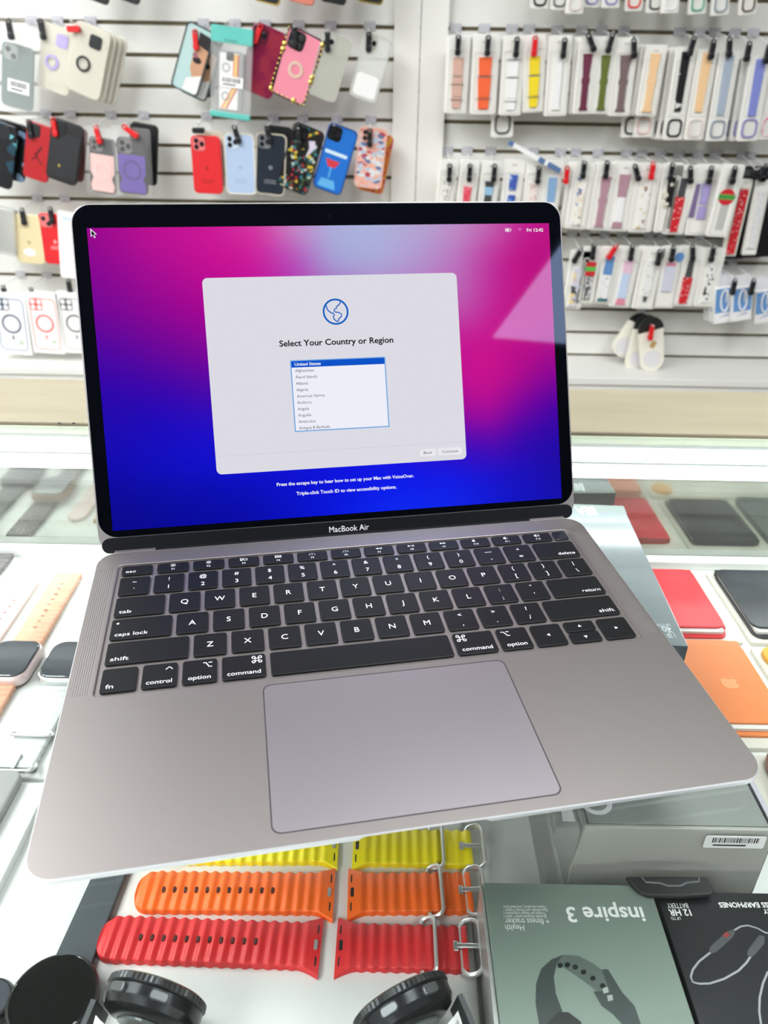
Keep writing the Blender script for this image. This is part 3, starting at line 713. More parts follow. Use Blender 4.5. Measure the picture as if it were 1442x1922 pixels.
# ---- second left row
tealpat = pat('teal_shards', 'cells', [(0, (12, 14, 20)), (.6, (20, 60, 78)), (.8, (110, 190, 200)), (.9, (16, 20, 30))], 40, .25)
bluepat = pat('blue_shards', 'cells', [(0, (12, 13, 16)), (.75, (26, 52, 100)), (.9, (120, 150, 180))], 60, .3)
phone_case('dark phone case with teal shards, at the left edge of the second row', (4, 228), (-8, 347), 62, tealpat, d=128, cam=(.1, .4, 0))
phone_case('black phone case with blue flecks behind the teal sharded one', (24, 228), (20, 336), 56, bluepat, d=100, cam=None)
redleather = mat('red_leather', (176, 26, 34), .3)
def jumper(t, W_, H_, z):
    part(t, 'figure_print', mat('dark_red_print', (84, 14, 22), .4), lambda q: (q.poly(circ(2.4, 10, 2, -H_ * .45), z), q.stroke([(12, -H_ * .38), (6, -H_ * .46), (0, -H_ * .52), (-2, -H_ * .6)], 4.5, z), q.stroke([(-2, -H_ * .58), (-14, -H_ * .66)], 3.6, z), q.stroke([(-1, -H_ * .58), (9, -H_ * .66), (17, -H_ * .7)], 3.6, z), q.stroke([(0, -H_ * .5), (-8, -H_ * .56)], 3, z)))
phone_case('red leather phone case with a leaping figure print, second row', (77, 232), (68, 337), 46, redleather, d=118, cam=(-.2, .5, 0), art=jumper, lock=(56, 240, 'k'))
def clasp(t, W_, H_, z):
    part(t, 'gold_button', gold, lambda q: (setattr(q, 'M', T(-W_ * .1, -H_ * .74, z)), q.lathe([(4, 0), (3.4, 1.6), (.5, 2.2)], 14)))
    part(t, 'wallet_flap', mat('black_leather_flap', (34, 35, 38), .45), lambda q: q.prism(rbox(-W_ * .44, W_ * .46, -H_ * .93, -H_ * .22, 3, 3), z - .2, z + 1.4, .5))
blk_leather = mat('black_leather', (24, 25, 28), .45)
phone_case('black leather wallet phone case with a gold button, second row', (130, 228), (116, 341), 58, blk_leather, d=122, cam=(-.24, .46, 0), art=clasp, lock=(102, 236, 'r'))
phone_case('brown edged wallet phone case behind the black leather one', (140, 236), (132, 336), 52, mat('brown_leather', (110, 62, 58), .5), d=85, cam=None)
def armor(c1, c2):
    def f(t, W_, H_, z):
        part(t, 'armour_plate', c1, lambda q: q.prism([(-W_ * .46, -H_ * .3), (W_ * .46, -H_ * .3), (W_ * .46, -H_ * .62), (W_ * .36, -H_ * .72), (W_ * .46, -H_ * .85), (W_ * .42, -H_ * .97), (-W_ * .42, -H_ * .97), (-W_ * .46, -H_ * .85), (-W_ * .36, -H_ * .72), (-W_ * .46, -H_ * .62)][::-1], z - .3, z + 1.5, .4))
        part(t, 'ring_holder', c2, lambda q: q.frame(circ(W_ * .32, 30, 0, -H_ * .57), circ(W_ * .25, 30, 0, -H_ * .57), z + 1, z + 2.6))
    return f
graph = mat('smoked_shell', (70, 70, 72), .2)
phone_case('pink armoured phone case with ring in a clear bag, second row', (193, 258), (196, 362), 48, graph, d=120, cam=(-.2, .46, 3), camcol=mat('clear_window', (120, 118, 116), .15), art=armor(mat('pale_pink', (234, 190, 184), .4), mat('ring_pink', (236, 200, 194), .3)), lock=(183, 250, 'r', 8), bag=(1.3, 24, 6, bagc, None, None))
phone_case('purple armoured phone case with ring in a clear bag, second row', (247, 258), (253, 364), 54, graph, d=146, cam=(-.2, .46, 3), camcol=mat('clear_window'), art=armor(mat('violet_plastic', (96, 70, 160), .4), mat('ring_violet', (76, 56, 124), .3)), lock=(241, 246, 'r', 55), bag=(1.3, 26, 6, bagc, None, None))
phone_case('black phone case behind the purple armoured one', (272, 231), (270, 345), 52, mat('black_case', (22, 23, 25), .3), d=70, cam=None)
redc = mat('red_silicone', (214, 30, 38), .4)
def smalltext(m_, y=.77, t1=('Silicone', 'Case')):
    def f(t, W_, H_, z):
        part(t, 'print', m_, lambda q: (q.poly(rbox(-W_ * .2, W_ * .2, -H_ * y, -H_ * (y - .02), .1, 1), z), q.poly(rbox(-W_ * .2, W_ * .2, -H_ * (y + .04), -H_ * (y + .02), .1, 1), z)))
        part(t, 'emblem', m_, lambda q: (q.poly(circ(W_ * .07, 14, 0, -H_ * .55), z)))
    return f
pinkish = mat('pink_print', (232, 150, 150), .5)
t = phone_case('red silicone phone case with pale print, first case left in the second row group', (386, 254), (393, 363), 55, redc, cam=(-.22, .42, 3), camcol=mat('red_window', (226, 120, 120), .2), art=smalltext(mat('dark_red_logo', (176, 22, 30), .4)), lock=(373, 247, 'k', 0, True))
phone_case('beige phone case behind the red silicone one', (396, 246), (398, 352), 52, mat('beige_case', (208, 196, 176), .5), d=80, cam=None)
phone_case('pale blue phone case with glossy sleeve, second row', (449, 250), (455, 364), 56, mat('pale_blue', (172, 192, 218), .3), cam=(-.22, .42, 3), camcol=mat('ice_window', (196, 210, 226), .15), lock=(443, 250, 'k', 15), bumper=mat('cream_rim', (222, 218, 206), .4), art=smalltext(mat('blue_logo', (156, 178, 206), .3)))
phone_case('dark navy phone case with pale rim, second row', (511, 250), (507, 365), 56, mat('navy_case', (34, 42, 54), .25), cam=(-.22, .42, 3), camcol=mat('grey_window', (120, 124, 126), .2), lock=(503, 250, 'k', 10), bumper=mat('tan_rim', (190, 182, 164), .4), art=smalltext(mat('grey_logo', (110, 116, 122), .3)))
phone_case('black phone case behind the navy and the graffiti cases', (524, 236), (520, 330), 52, mat('black_case', (22, 23, 25), .3), d=70, cam=None)
graf = pat('graffiti_print', 'cells', [(0, (18, 18, 20)), (.42, (24, 24, 26)), (.5, (150, 40, 50)), (.58, (46, 120, 130)), (.66, (26, 26, 28)), (.76, (190, 196, 180)), (.82, (206, 180, 50)), (.88, (60, 90, 60)), (.94, (22, 22, 24))], 130, .3)
phone_case('black phone case with multicolour graffiti print, second row', (583, 238), (548, 357), 60, graf, cam=(-.22, .46, 3), camcol=mat('black_window', (16, 16, 18), .2), lock=(561, 256, 'k'), bumper=mat('black_rim', (20, 20, 22), .3),
   art=lambda t, W_, H_, z: part(t, 'pale_splash', mat('lilac_splash', (206, 196, 212), .4), lambda q: q.poly([(W_ * .08, -H_ * .2), (W_ * .26, -H_ * .17), (W_ * .34, -H_ * .26), (W_ * .22, -H_ * .38), (W_ * .12, -H_ * .42), (W_ * .16, -H_ * .3)][::-1], z)))
blue = mat('bright_blue', (28, 108, 196), .3)
def cocktail(t, W_, H_, z):
    part(t, 'glass_print', [mat('print_red', (206, 50, 62), .4), mat('print_sky', (92, 170, 220), .4), mat('print_pale', (206, 224, 236), .4)], lambda q: (
        q.poly([(-W_ * .3, -H_ * .52), (W_ * .18, -H_ * .52), (W_ * .06, -H_ * .63), (-W_ * .18, -H_ * .63)][::-1], z), setattr(q, 'k', 1), q.stroke([(-W_ * .06, -H_ * .63), (-W_ * .06, -H_ * .8)], 4, z), q.poly([(-W_ * .36, -H_ * .95), (-W_ * .28, -H_ * .82), (W_ * .16, -H_ * .82), (W_ * .26, -H_ * .95)], z),
        setattr(q, 'k', 2), q.poly(rbox(-W_ * .4, W_ * .36, -H_ * .44, -H_ * .39, 2, 2), z)))
phone_case('blue phone case with a red cocktail glass print, second row', (647, 238), (613, 358), 56, blue, cam=(-.24, .46, 3), camcol=mat('black_window'), art=cocktail, lock=(628, 250, None), bumper=mat('deep_blue', (20, 60, 130), .3))
peach = pat('peach_collage', 'cells', [(0, (226, 168, 150)), (.3, (180, 190, 206)), (.5, (214, 214, 214)), (.62, (92, 110, 150)), (.7, (228, 176, 160)), (.84, (176, 60, 80)), (.92, (206, 206, 200))], 70, .35, stretch=(1, 1.8, 1))
phone_case('peach phone case with blue and white collage print, nearest the white post', (702, 240), (690, 352), 52, peach, cam=(-.2, .42, 3), camcol=mat('peach_window', (220, 160, 144), .3), lock=(694, 256, 'k'), bumper=mat('peach_rim', (226, 170, 152), .35))
phone_case('orange phone case tilted behind the peach collage one', (716, 250), (694, 360), 50, pat('orange_swirl', 'noise', [(.4, (222, 130, 60)), (.55, (206, 60, 80)), (.62, (230, 170, 60))], 50, .4), d=80, cam=None)
# ---- third left row
t = thing('blister_pack', 'empty looking clear blister pack at the left edge, below the second row', 'package', hang((10, 388), (14, 476), 44, 110)[0])
q = MB(); M, W_, H_ = hang((10, 388), (14, 476), 44, 110); q.prism(rbox(-W_ / 2, W_ / 2, -H_, 0, 8, 4), 0, 22, 5); q.build('blister', clear('blister', (220, 222, 216), .5, .1), t)
q = MB(); q.prism(rbox(-W_ / 2 - 3, W_ / 2 + 3, -H_ - 3, 3, 4, 3), -1, 0); q.build('backing_card', mat('grey_card', (206, 206, 200), .5), t)
goldc = mat('pale_gold_case', (222, 208, 164), .3)
def emb(m_): return smalltext(m_, .95)
phone_case('pale gold phone case with white oval sticker, third row', (50, 402), (62, 494), 52, goldc, cam=(-.3, .36, 0), camcol=goldc, lock=(43, 404, 'k'), art=lambda t, W_, H_, z: (part(t, 'oval_sticker', paper, lambda q: q.poly(circ(W_ * .22, 20, -W_ * .02, -H_ * .76, H_ * .08), z)), part(t, 'emblem', mat('gold_logo', (196, 178, 128), .3), lambda q: q.poly(circ(W_ * .08, 14, 0, -H_ * .56), z))))
phone_case('bright red phone case beside the pale gold one, third row', (98, 400), (112, 495), 50, redc, cam=(-.22, .44, 2), camcol=mat('red_window'), lock=(96, 402, 'k'), art=smalltext(pinkish, .66))
t = thing('phone_case_box', 'tall white case box half hidden behind the laptop lid, third row', 'box', hang((136, 398), (142, 520), 46, 120)[0])
M, W_, H_ = hang((136, 398), (142, 520), 46, 120); q = MB(); q.prism(rbox(-W_ / 2, W_ / 2, -H_, 0, 2, 2), 0, 22, .6); q.build('carton', mat('carton_white', (236, 236, 234), .4), t)
q = MB(); q.poly(rbox(-W_ * .3, W_ * .5, -H_ * .12, -H_ * .06, 1, 2), 22.1); q.build('print', mat('faint_blue', (196, 212, 220), .5), t)
# ---- fourth left row: white boxes with a printed ring case
def ring_box(label, top, bot, w, col, lite, lock):
    M, W_, H_ = hang(top, bot, w, 120); t = thing('phone_case_box', label, 'box', M)
    q = MB(); q.prism(rbox(-W_ / 2, W_ / 2, -H_, 0, 2, 2), 0, 24, .6); q.build('carton', mat('carton_white'), t)
    def f(q):
        q.stroke(rbox(-W_ * .4, W_ * .4, -H_ * .93, -H_ * .1, W_ * .14, 6), W_ * .05, 24.1, True); q.k = 1
        q.stroke(circ(W_ * .26, 36, 0, -H_ * .5), W_ * .055, 24.2, True); q.poly(rbox(-W_ * .025, W_ * .025, -H_ * .76, -H_ * .69, .3, 1), 24.2)
        q.poly(rbox(-W_ * .4, W_ * .0, -H_ * .29, -H_ * .1, W_ * .08, 5), 24.15); q.k = 2
        for x, y in ((-.3, .15), (-.1, .15), (-.3, .24), (-.1, .24)): q.poly(circ(W_ * .075, 14, x * W_, -y * H_), 24.25)
    part(t, 'case_print', [lite, col, mat('lens_print', (236, 236, 236), .5)], f)
    part(t, 'round_sticker', mat('sticker_green', (190, 206, 180), .5), lambda q: q.poly(circ(W_ * .07, 12, W_ * .22, -H_ * .8), 24.25))
    hook(lock[0], lock[1], 132, 'k', 'the ' + label)
ring_box('white phone case box with a navy ring print, left end of bottom row', (20, 546), (36, 660), 62, mat('navy_print', (70, 84, 112), .5), mat('navy_lite', (176, 184, 196), .5), (8, 548))
ring_box('white phone case box with a red ring print, bottom row', (82, 546), (98, 659), 58, mat('red_print', (222, 92, 84), .5), mat('red_lite', (236, 184, 176), .5), (60, 552))
ring_box('white phone case box with a grey ring print, half behind the laptop lid', (138, 546), (154, 659), 58, mat('olive_print', (92, 92, 86), .5), mat('olive_lite', (196, 196, 186), .5), (130, 536))
# ------------------------------------------------------------------ watch band packs on the right bay
tray_m = mat('blister_white', (236, 235, 228), .28, spec=.5)
tray_in = mat('blister_inner', (226, 225, 218), .3)
grove_m = mat('tray_shade', (206, 204, 196), .4)
def band_pack(label, top, bot, w, segs, lock=None, n=0, nname=None, frame=None, d=112, th=13, strap_th=6, tray=None, border=None, card=None, short=None, step=16, nx=-2):
    M, W_, H_ = hang(top, bot, w, d); t = thing('watch_band_pack', label, 'package', M)
    q = MB(); q.prism(rbox(-W_ / 2, W_ / 2, -H_, 0, W_ * .1, 4), -th, 0, 1.6); q.build('blister_tray', tray or tray_m, t)
    fy = -H_ + W_ * 1.06 if frame else -H_ + W_ * .08
    q = MB(); q.frame(rbox(-W_ * .41, W_ * .41, fy, -W_ * .55, W_ * .08, 4), rbox(-W_ * .35, W_ * .35, fy + W_ * .06, -W_ * .61, W_ * .06, 4), -.4, 1.6); q.build('blister_rim', border or tray_in, t)
    q = MB(); q.poly(rbox(-W_ * .13, W_ * .13, -W_ * .3, -W_ * .2, W_ * .04, 3), .15); q.build('hang_slot', grove_m, t)
    ms = []; q = MB()
    for (f0, f1, m_, w0, w1) in segs:
        if m_ not in ms: ms.append(m_)
        q.k = ms.index(m_)
        n_ = 6; L = []; R_ = []
        for i in range(n_ + 1):
            s = i / n_; y = -H_ * (f0 + (f1 - f0) * s); x = W_ * (w0 + (w1 - w0) * s * s * (3 - 2 * s)) / 2
            L.append((-x, y)); R_.append((x, y))
        q.prism(L + R_[::-1], .2, strap_th, .8)
    if q.v: q.build('strap', ms, t)
    if frame:
        q = MB(); cy = -H_ + W_ * .55
        q.frame(rrect(W_ * .72, W_ * .82, W_ * .24, 6, 0, cy), rrect(W_ * .56, W_ * .66, W_ * .19, 6, 0, cy), 0, 4); o = q.build('case_frame', frame, t)
        q = MB(); q.prism(rrect(W_ * .55, W_ * .65, W_ * .18, 5, 0, cy), -.2, .8); q.build('inner_card', tray_in, o)
    if card: card(t, W_, H_)
    if n: stack_of(t, M, n, nname, step=step, dx=nx)
    if lock: hook(lock[0], lock[1], d + 14, lock[2], short or ('the ' + label), *(lock[3:]))
    return t
def one(m_, a=.28, b=.95, w0=.46, w1=.4):
    L = b - a; w = min(w0, w1)
    return [(a, a + .05 * L, m_, w0 * 1.15, w0), (a + .05 * L, a + .42 * L, m_, w0, w * .86), (a + .42 * L, a + .52 * L, m_, w * 1.08, w * 1.08), (a + .52 * L, a + .93 * L, m_, w * .86, w * .86), (a + .93 * L, b, m_, w * .9, w1 * 1.25)]
def two(m_, a=.28, mid=.52, b=.93, w=.48): return [(a, mid - .01, m_, w, w * .92), (mid + .01, mid + .26, m_, w, w * .9), (mid + .265, b, m_, w * .86, w * .8)]
dpink = mat('dusty_pink', (206, 166, 150), .6); orng = mat('bright_orange', (240, 100, 50), .5); wht = mat('white_strap', (240, 240, 238), .4); yel = mat('lemon_yellow', (240, 214, 28), .5)
burg = pat('burgundy_weave', 'checker', [(0, (92, 28, 54)), (.5, (116, 44, 72))], 180, .5); grn = pat('green_weave', 'checker', [(0, (110, 120, 36)), (.5, (76, 92, 30))], 180, .5); brn = pat('brown_weave', 'checker', [(0, (104, 84, 84)), (.5, (128, 108, 106))], 180, .5)
pch = mat('peach_strap', (240, 200, 150), .5); gbl = mat('grey_blue_strap', (168, 180, 196), .3); lbl = mat('lilac_blue_strap', (128, 138, 206), .4); blk = mat('black_strap', (20, 20, 22), .4)
buck = mat('pin_grey', (150, 140, 130), .3, .6)
def buckles(*ys):
    def f(t, W_, H_):
        part(t, 'buckle_pins', buck, lambda q: [q.prism(rbox(-W_ * .3, W_ * .3, -H_ * y - .9, -H_ * y + .9, .5, 2), 6, 7.5) for y in ys])
    return f
GROUP1 = 'upper row of the right bay'
band_pack('dusty pink watch band pack, leftmost of the upper right row', (863, 66), (855, 213), 42, two(dpink), (860, 82, 'k'), 1, '%s pack behind the dusty pink watch band', card=buckles(.62, .82))
band_pack('orange watch band pack, second in the upper right row', (914, 64), (906, 215), 50, two(orng), (916, 83, 'k'), 1, '%s pack behind the orange watch band', card=buckles(.52, .8), nx=-6)
band_pack('white watch band pack between the orange and the yellow ones', (967, 66), (957, 217), 42, two(wht), (970, 86, 'k'), 1, '%s pack behind the white watch band beside the orange', card=buckles(.3, .52, .82))
band_pack('yellow watch band pack, right of the white one', (1006, 64), (1000, 211), 40, two(yel), (1004, 84, 'r'), 1, '%s pack behind the yellow watch band', card=buckles(.52, .8))
band_pack('plain white watch band pack right of the yellow one', (1053, 66), (1042, 218), 44, one(wht, .28, .92, .34, .3), (1059, 88, 'k'), 1, '%s pack behind the plain white band right of yellow', nx=4)
band_pack('pack with a small grey watch frame hanging below the white band', (950, 118), (942, 258), 42, [], None, frame=mat('grey_frame', (104, 106, 104), .3), d=70)
band_pack('burgundy woven watch band pack, upper right row', (1107, 68), (1093, 214), 38, one(burg, .22, .95, .42, .36), (1108, 78, 'k', 30), 1, '%s pack behind the burgundy woven band', nx=-8)
band_pack('olive green woven watch band pack, upper right row', (1142, 68), (1126, 214), 37, one(grn, .24, .95, .44, .36), (1147, 78, 'k', -10), 1, '%s pack behind the olive green woven band', nx=-3)
band_pack('brown woven watch band pack, right of the olive green one', (1179, 70), (1162, 218), 42, one(brn, .22, .94, .44, .36), (1190, 88, 'k', 10), 1, '%s pack behind the brown woven band', nx=-3)
bf = mat('black_frame', (28, 28, 30), .3); pf = mat('pink_frame', (222, 190, 186), .3)
band_pack('long pack showing a black watch frame below the brown band', (1206, 84), (1183, 258), 36, [], None, frame=bf, d=64)
band_pack('peach watch band pack hanging right of the brown woven one', (1234, 84), (1212, 218), 40, one(pch, .12, .94, .42, .38), None, 1, '%s pack behind the peach band right of the brown one', nx=-9)
band_pack('long pack showing a pink watch frame below the peach band', (1228, 84), (1206, 258), 36, [], None, frame=pf, d=78)
bw = pat('black_white_print', 'cells', [(0, (18, 18, 20)), (.72, (24, 24, 26)), (.86, (214, 214, 210))], 46, .4)
band_pack('long black and white printed watch band pack with matching frame, upper right row', (1290, 88), (1262, 263), 38, [(.05, .68, bw, .4, .34)], (1300, 84, 'k', -8), 2, '%s long pack behind the black and white printed band', frame=bf, nx=-10, step=22)
band_pack('long peach watch band pack with pale frame, right of the black printed one', (1330, 92), (1301, 263), 38, [(.04, .68, pch, .44, .36)], (1338, 90, 'k'), 1, '%s long pack behind the long peach band', frame=mat('pale_frame', (226, 214, 206), .3), nx=-3)
band_pack('long grey blue watch band pack with glossy wrap and grey frame', (1371, 96), (1343, 265), 38, [(.05, .7, gbl, .42, .36)], (1369, 86, 'k', 10), 1, '%s long pack behind the grey blue band', frame=mat('grey_blue_frame', (150, 158, 168), .3), nx=-3)
band_pack('long lilac blue watch band pack with lilac frame, near the right edge', (1430, 104), (1402, 265), 40, [(.04, .7, lbl, .42, .36)], (1442, 98, 'k'), 2, '%s long pack behind the lilac blue band', frame=mat('lilac_frame', (150, 140, 190), .3), nx=-12, step=22)
band_pack('pack with a pink and white frame at the right edge, upper right row', (1466, 108), (1440, 262), 40, [], None, frame=pat('pink_frame_print', 'cells', [(0, (222, 90, 130)), (.5, (236, 220, 224))], 120, .4), d=100)
hook(1405, 94, 120, 'k', 'nothing visible between the grey blue and lilac blue bands')
# ---- row cut by the top edge of the picture: only the lowest ends show
for lab, u, v, c in (('black frame, end of the row at the top edge', 1012, 17, bf), ('grey frame, cut by the top edge', 1049, 19, mat('grey_frame', (104, 106, 104), .3)), ('faint frame low behind the lilac ones, top edge', 1078, 26, mat('pale_frame', (226, 214, 206), .3)),
                     ('lilac frame, left of the pair at the top edge', 1110, 14, mat('lilac_frame', (150, 140, 190), .3)), ('lilac frame, right of the pair at the top edge', 1146, 15, mat('lilac_frame', (150, 140, 190), .3)), ('red frame at the top edge', 1189, 21, mat('red_frame', (222, 74, 66), .3)),
                     ('dark grey frame at the top edge', 1229, 24, mat('dark_grey_frame', (86, 88, 86), .3)), ('shiny white frame at the top edge', 1257, 25, wht), ('green frame at the top edge', 1308, 27, mat('green_frame', (110, 178, 150), .3)), ('blue grey frame at the top edge', 1351, 29, mat('grey_blue_frame', (150, 158, 168), .3)), ('bronze frame at the top edge, rightmost', 1403, 28, mat('bronze_frame', (110, 96, 84), .3))):
    band_pack('watch band pack end with a ' + lab, (u + 16, v - 150), (u, v), 34, [], None, frame=c, d=112 + (18 if u in (1078, 1146, 1257) else 0))
# ---- second right row
floral = pat('floral_print', 'cells', [(0, (238, 234, 224)), (.5, (226, 216, 196)), (.74, (150, 130, 116)), (.84, (90, 130, 190)), (.9, (236, 232, 222))], 110, .5)
specks = pat('black_speck_print', 'voronoi', [(0, (40, 40, 40)), (.32, (232, 230, 224))], 210, .5)
redpink = pat('red_pink_print', 'noise', [(.42, (222, 64, 88)), (.6, (232, 130, 140))], 60, .4, False)
cyn = mat('light_blue_strap', (146, 190, 216), .4); drk = mat('dark_grey_strap', (70, 72, 74), .4); bluep = pat('blue_print', 'cells', [(0, (60, 88, 170)), (.6, (110, 144, 206)), (.85, (206, 216, 236))], 100, .5)
pinkw = pat('pink_white_print', 'voronoi', [(0, (206, 150, 150)), (.35, (232, 222, 216))], 170, .5); skyb = mat('sky_strap', (132, 168, 206), .4)
mauv = mat('mauve_strap', (176, 136, 148), .6); purp = mat('lavender_strap', (164, 154, 204), .5); dpur = mat('dull_purple_strap', (120, 104, 144), .5); redd = pat('red_white_dots', 'voronoi', [(0, (236, 226, 222)), (.24, (206, 34, 46))], 120, .4)
band_pack('black speckled white watch band pack beside the white post, second row', (844, 300), (828, 436), 34, one(specks, .25, .95, .5, .44), (844, 322, 'k'))
band_pack('red and pink watch band pack, second row of the right bay', (884, 301), (868, 437), 36, one(redpink, .35, .95, .4, .5), (882, 322, 'k'), 1, '%s pack behind the red and pink band')
band_pack('grey and light blue watch band pack, second row of the right bay', (924, 302), (908, 438), 36, [(.27, .35, drk, .5, .42), (.35, .46, cyn, .44, .4), (.46, .72, drk, .36, .44), (.72, .94, cyn, .5, .5)], (928, 322, 'k'), 1, '%s pack behind the grey and light blue band')
band_pack('pale blue printed watch band pack without a lock, second row', (968, 299), (952, 438), 38, [(.2, .4, bluep, .42, .34), (.47, .9, bluep, .36, .44)], None)
band_pack('pink and white printed watch band pack, second row', (1008, 302), (992, 438), 36, one(pinkw, .3, .95, .42, .46), (1011, 326, 'k'))
band_pack('sky blue and white watch band pack behind the lid corner, second row', (1042, 302), (1026, 438), 34, [(.22, .56, skyb, .46, .42), (.56, .95, wht, .5, .4)], None)
hook(1064, 326, 126, 'r', 'white pack between the sky blue and floral bands')
band_pack('floral animal print watch band pack right of the laptop lid corner', (1099, 306), (1080, 430), 42, one(floral, .22, .94, .42, .36), (1096, 316, 'k'), 1, '%s pack behind the floral animal print band', nx=-12)
band_pack('plain mauve watch band pack, second row', (1143, 305), (1122, 432), 43, one(mauv, .2, .95, .4, .34), (1139, 316, 'k'), 1, '%s pack behind the plain mauve band')
band_pack('mauve and white watch band pack, right of the plain mauve one', (1178, 303), (1156, 434), 44, [(.18, .5, mauv, .44, .36), (.5, .86, wht, .3, .34), (.86, .95, mauv, .38, .44)], (1194, 322, 'k', 25), 1, '%s pack behind the mauve and white band')
band_pack('small animals print watch band pack with a red stop lock', (1222, 306), (1200, 436), 46, one(pat('animal_print', 'cells', [(0, (236, 234, 228)), (.66, (214, 200, 160)), (.78, (150, 120, 100)), (.86, (236, 234, 228))], 120, .5), .28, .94, .34, .38), (1225, 318, 'r'), 1, '%s pack behind the small animals print band', nx=-6)
def beads(t, W_, H_):
    part(t, 'round_stones', mat('ivory_stone', (214, 208, 190), .3), lambda q: [(setattr(q, 'M', T(x * W_, -y * H_, 1)), q.lathe([(W_ * .2, 0), (W_ * .17, 4), (.3, 6)], 14)) for x, y in ((.02, .3), (-.16, .45), (-.08, .58))])
band_pack('black leather watch band pack with ivory stones, second row', (1266, 306), (1246, 436), 40, [(.2, .62, blk, .34, .3)], (1261, 320, 'k'), 0, card=beads)
band_pack('red dotted watch band pack with a black tip, second row', (1290, 310), (1262, 440), 42, [(.18, .45, drk, .26, .3), (.45, .96, redd, .4, .34)], (1296, 326, 'k', 12), 1, '%s pack behind the red dotted band with black tip')
band_pack('pack of two lavender watch bands side by side', (1334, 308), (1308, 442), 48, [(.26, .55, purp, .36, .3), (.58, .76, purp, .3, .34)], (1334, 326, 'k'), 0, card=lambda t, W_, H_: part(t, 'second_strap', dpur, lambda q: (q.prism([(-W_ * .48, -H_ * .74), (-W_ * .26, -H_ * .74), (-W_ * .24, -H_ * .27), (-W_ * .4, -H_ * .27)], .2, 4, .6))))
def lips(t, W_, H_):
    part(t, 'striped_cord', ink, lambda q: [q.poly(rbox(x * W_ - .8, x * W_ + .8, -H_ * .9, -H_ * .15, .1, 1), 1.0) for x in (-.12, -.03, .06, .15)])
    part(t, 'round_sign', [mat('sign_red', (206, 40, 50), .4), mat('sign_green', (92, 180, 80), .4), mat('sign_dark', (34, 70, 40), .4)], lambda q: (q.prism(circ(W_ * .36, 24, 0, -H_ * .44, H_ * .11), .2, 2), setattr(q, 'k', 1), q.prism(rbox(-W_ * .37, W_ * .37, -H_ * .475, -H_ * .405, .5, 2), 1, 2.6), setattr(q, 'k', 2), [q.poly(rbox(W_ * (-.3 + .12 * i), W_ * (-.25 + .12 * i), -H_ * .465, -H_ * .415, .2, 1), 2.7) for i in range(6)]))
band_pack('white pack with striped cord and a round red and green sign', (1380, 308), (1345, 445), 42, [], (1378, 326, 'k'), 0, card=lips, d=150)
bcard = mat('black_box_side', (22, 22, 24), .35)
band_pack('long red dotted watch band pack with cream border in a black box', (1402, 336), (1368, 481), 27, [(.13, .97, redd, .56, .56)], (1418, 330, 'k', 60), 0, d=108, border=mat('cream_border', (222, 216, 196), .4))
band_pack('long pale dotted watch band pack in a black box near the right edge', (1435, 338), (1406, 479), 27, one(pat('pale_dots', 'voronoi', [(0, (196, 200, 214)), (.3, (226, 226, 224))], 130, .4), .14, .9, .44, .44), (1436, 322, 'k'), 0, d=108)
for lab, tp, bt in (('black carton behind the long red dotted band', (1413, 312), (1378, 486)), ('black carton behind the long pale dotted band', (1444, 312), (1410, 484)), ('dark carton at the right edge beside the pale dotted band', (1466, 318), (1436, 482))):
    M, W_, H_ = hang(tp, bt, 36, 84 if 'pale' in lab and 'edge' not in lab else 66); t = thing('watch_band_carton', lab, 'box', M)
    q = MB(); q.prism(rbox(-W_ / 2, W_ / 2, -H_, 0, 3, 3), -12, 0, 1); q.build('carton', bcard, t)
    q = MB(); q.poly(rbox(-W_ * .4, W_ * .4, -H_ * .1, -H_ * .03, 2, 2), .2); q.build('carton_print', drk, t)
# ---- third right row
scene1 = pat('storybook_print', 'cells', [(0, (206, 206, 216)), (.35, (150, 150, 158)), (.55, (226, 206, 150)), (.68, (74, 76, 80)), (.85, (214, 186, 170))], 60, .5, stretch=(.5, 1.2, 1))
band_pack('grey and yellow picture watch band pack right of the laptop lid', (1092, 470), (1072, 580), 36, one(scene1, .3, .95, .4, .42), (1086, 478, 'k', -25))
def rg(t, W_, H_):
    part(t, 'striped_sign', [mat('sign_red'), mat('sign_green')], lambda q: (q.prism(rbox(-W_ * .26, W_ * .26, -H_ * .5, -H_ * .26, 2, 2), .2, 3), setattr(q, 'k', 1), q.prism(rbox(-W_ * .27, W_ * .27, -H_ * .42, -H_ * .34, .5, 2), .2, 3.4)))
band_pack('black line art watch band pack with red and green patch, third row', (1115, 463), (1099, 570), 36, one(pat('line_art', 'voronoi', [(0, (60, 60, 60)), (.16, (232, 232, 228)), (.4, (232, 232, 228)), (.46, (90, 90, 90))], 150, .5), .5, .92, .42, .34), (1114, 470, 'k'), 0, card=rg)
band_pack('blue and white watch band pack with a teal foot, third row', (1150, 463), (1129, 570), 36, [(.16, .48, mat('denim_strap', (96, 142, 196), .5), .4, .44), (.48, .9, pat('grey_scribble', 'voronoi', [(0, (130, 130, 130)), (.18, (234, 234, 232))], 90, .5), .46, .4), (.9, .95, mat('teal_foot', (52, 110, 116), .4), .5, .52)], (1152, 471, 'r', -28))
band_pack('pink and pale blue watch band pack, third row', (1186, 464), (1162, 577), 40, [(.22, .42, mat('baby_pink', (232, 196, 214), .5), .42, .4), (.42, .84, mat('baby_blue', (194, 210, 234), .5), .36, .4), (.84, .95, mat('coral_pink', (222, 140, 160), .5), .34, .46)], (1186, 472, 'k'), 1, '%s pack behind the pink and pale blue band')
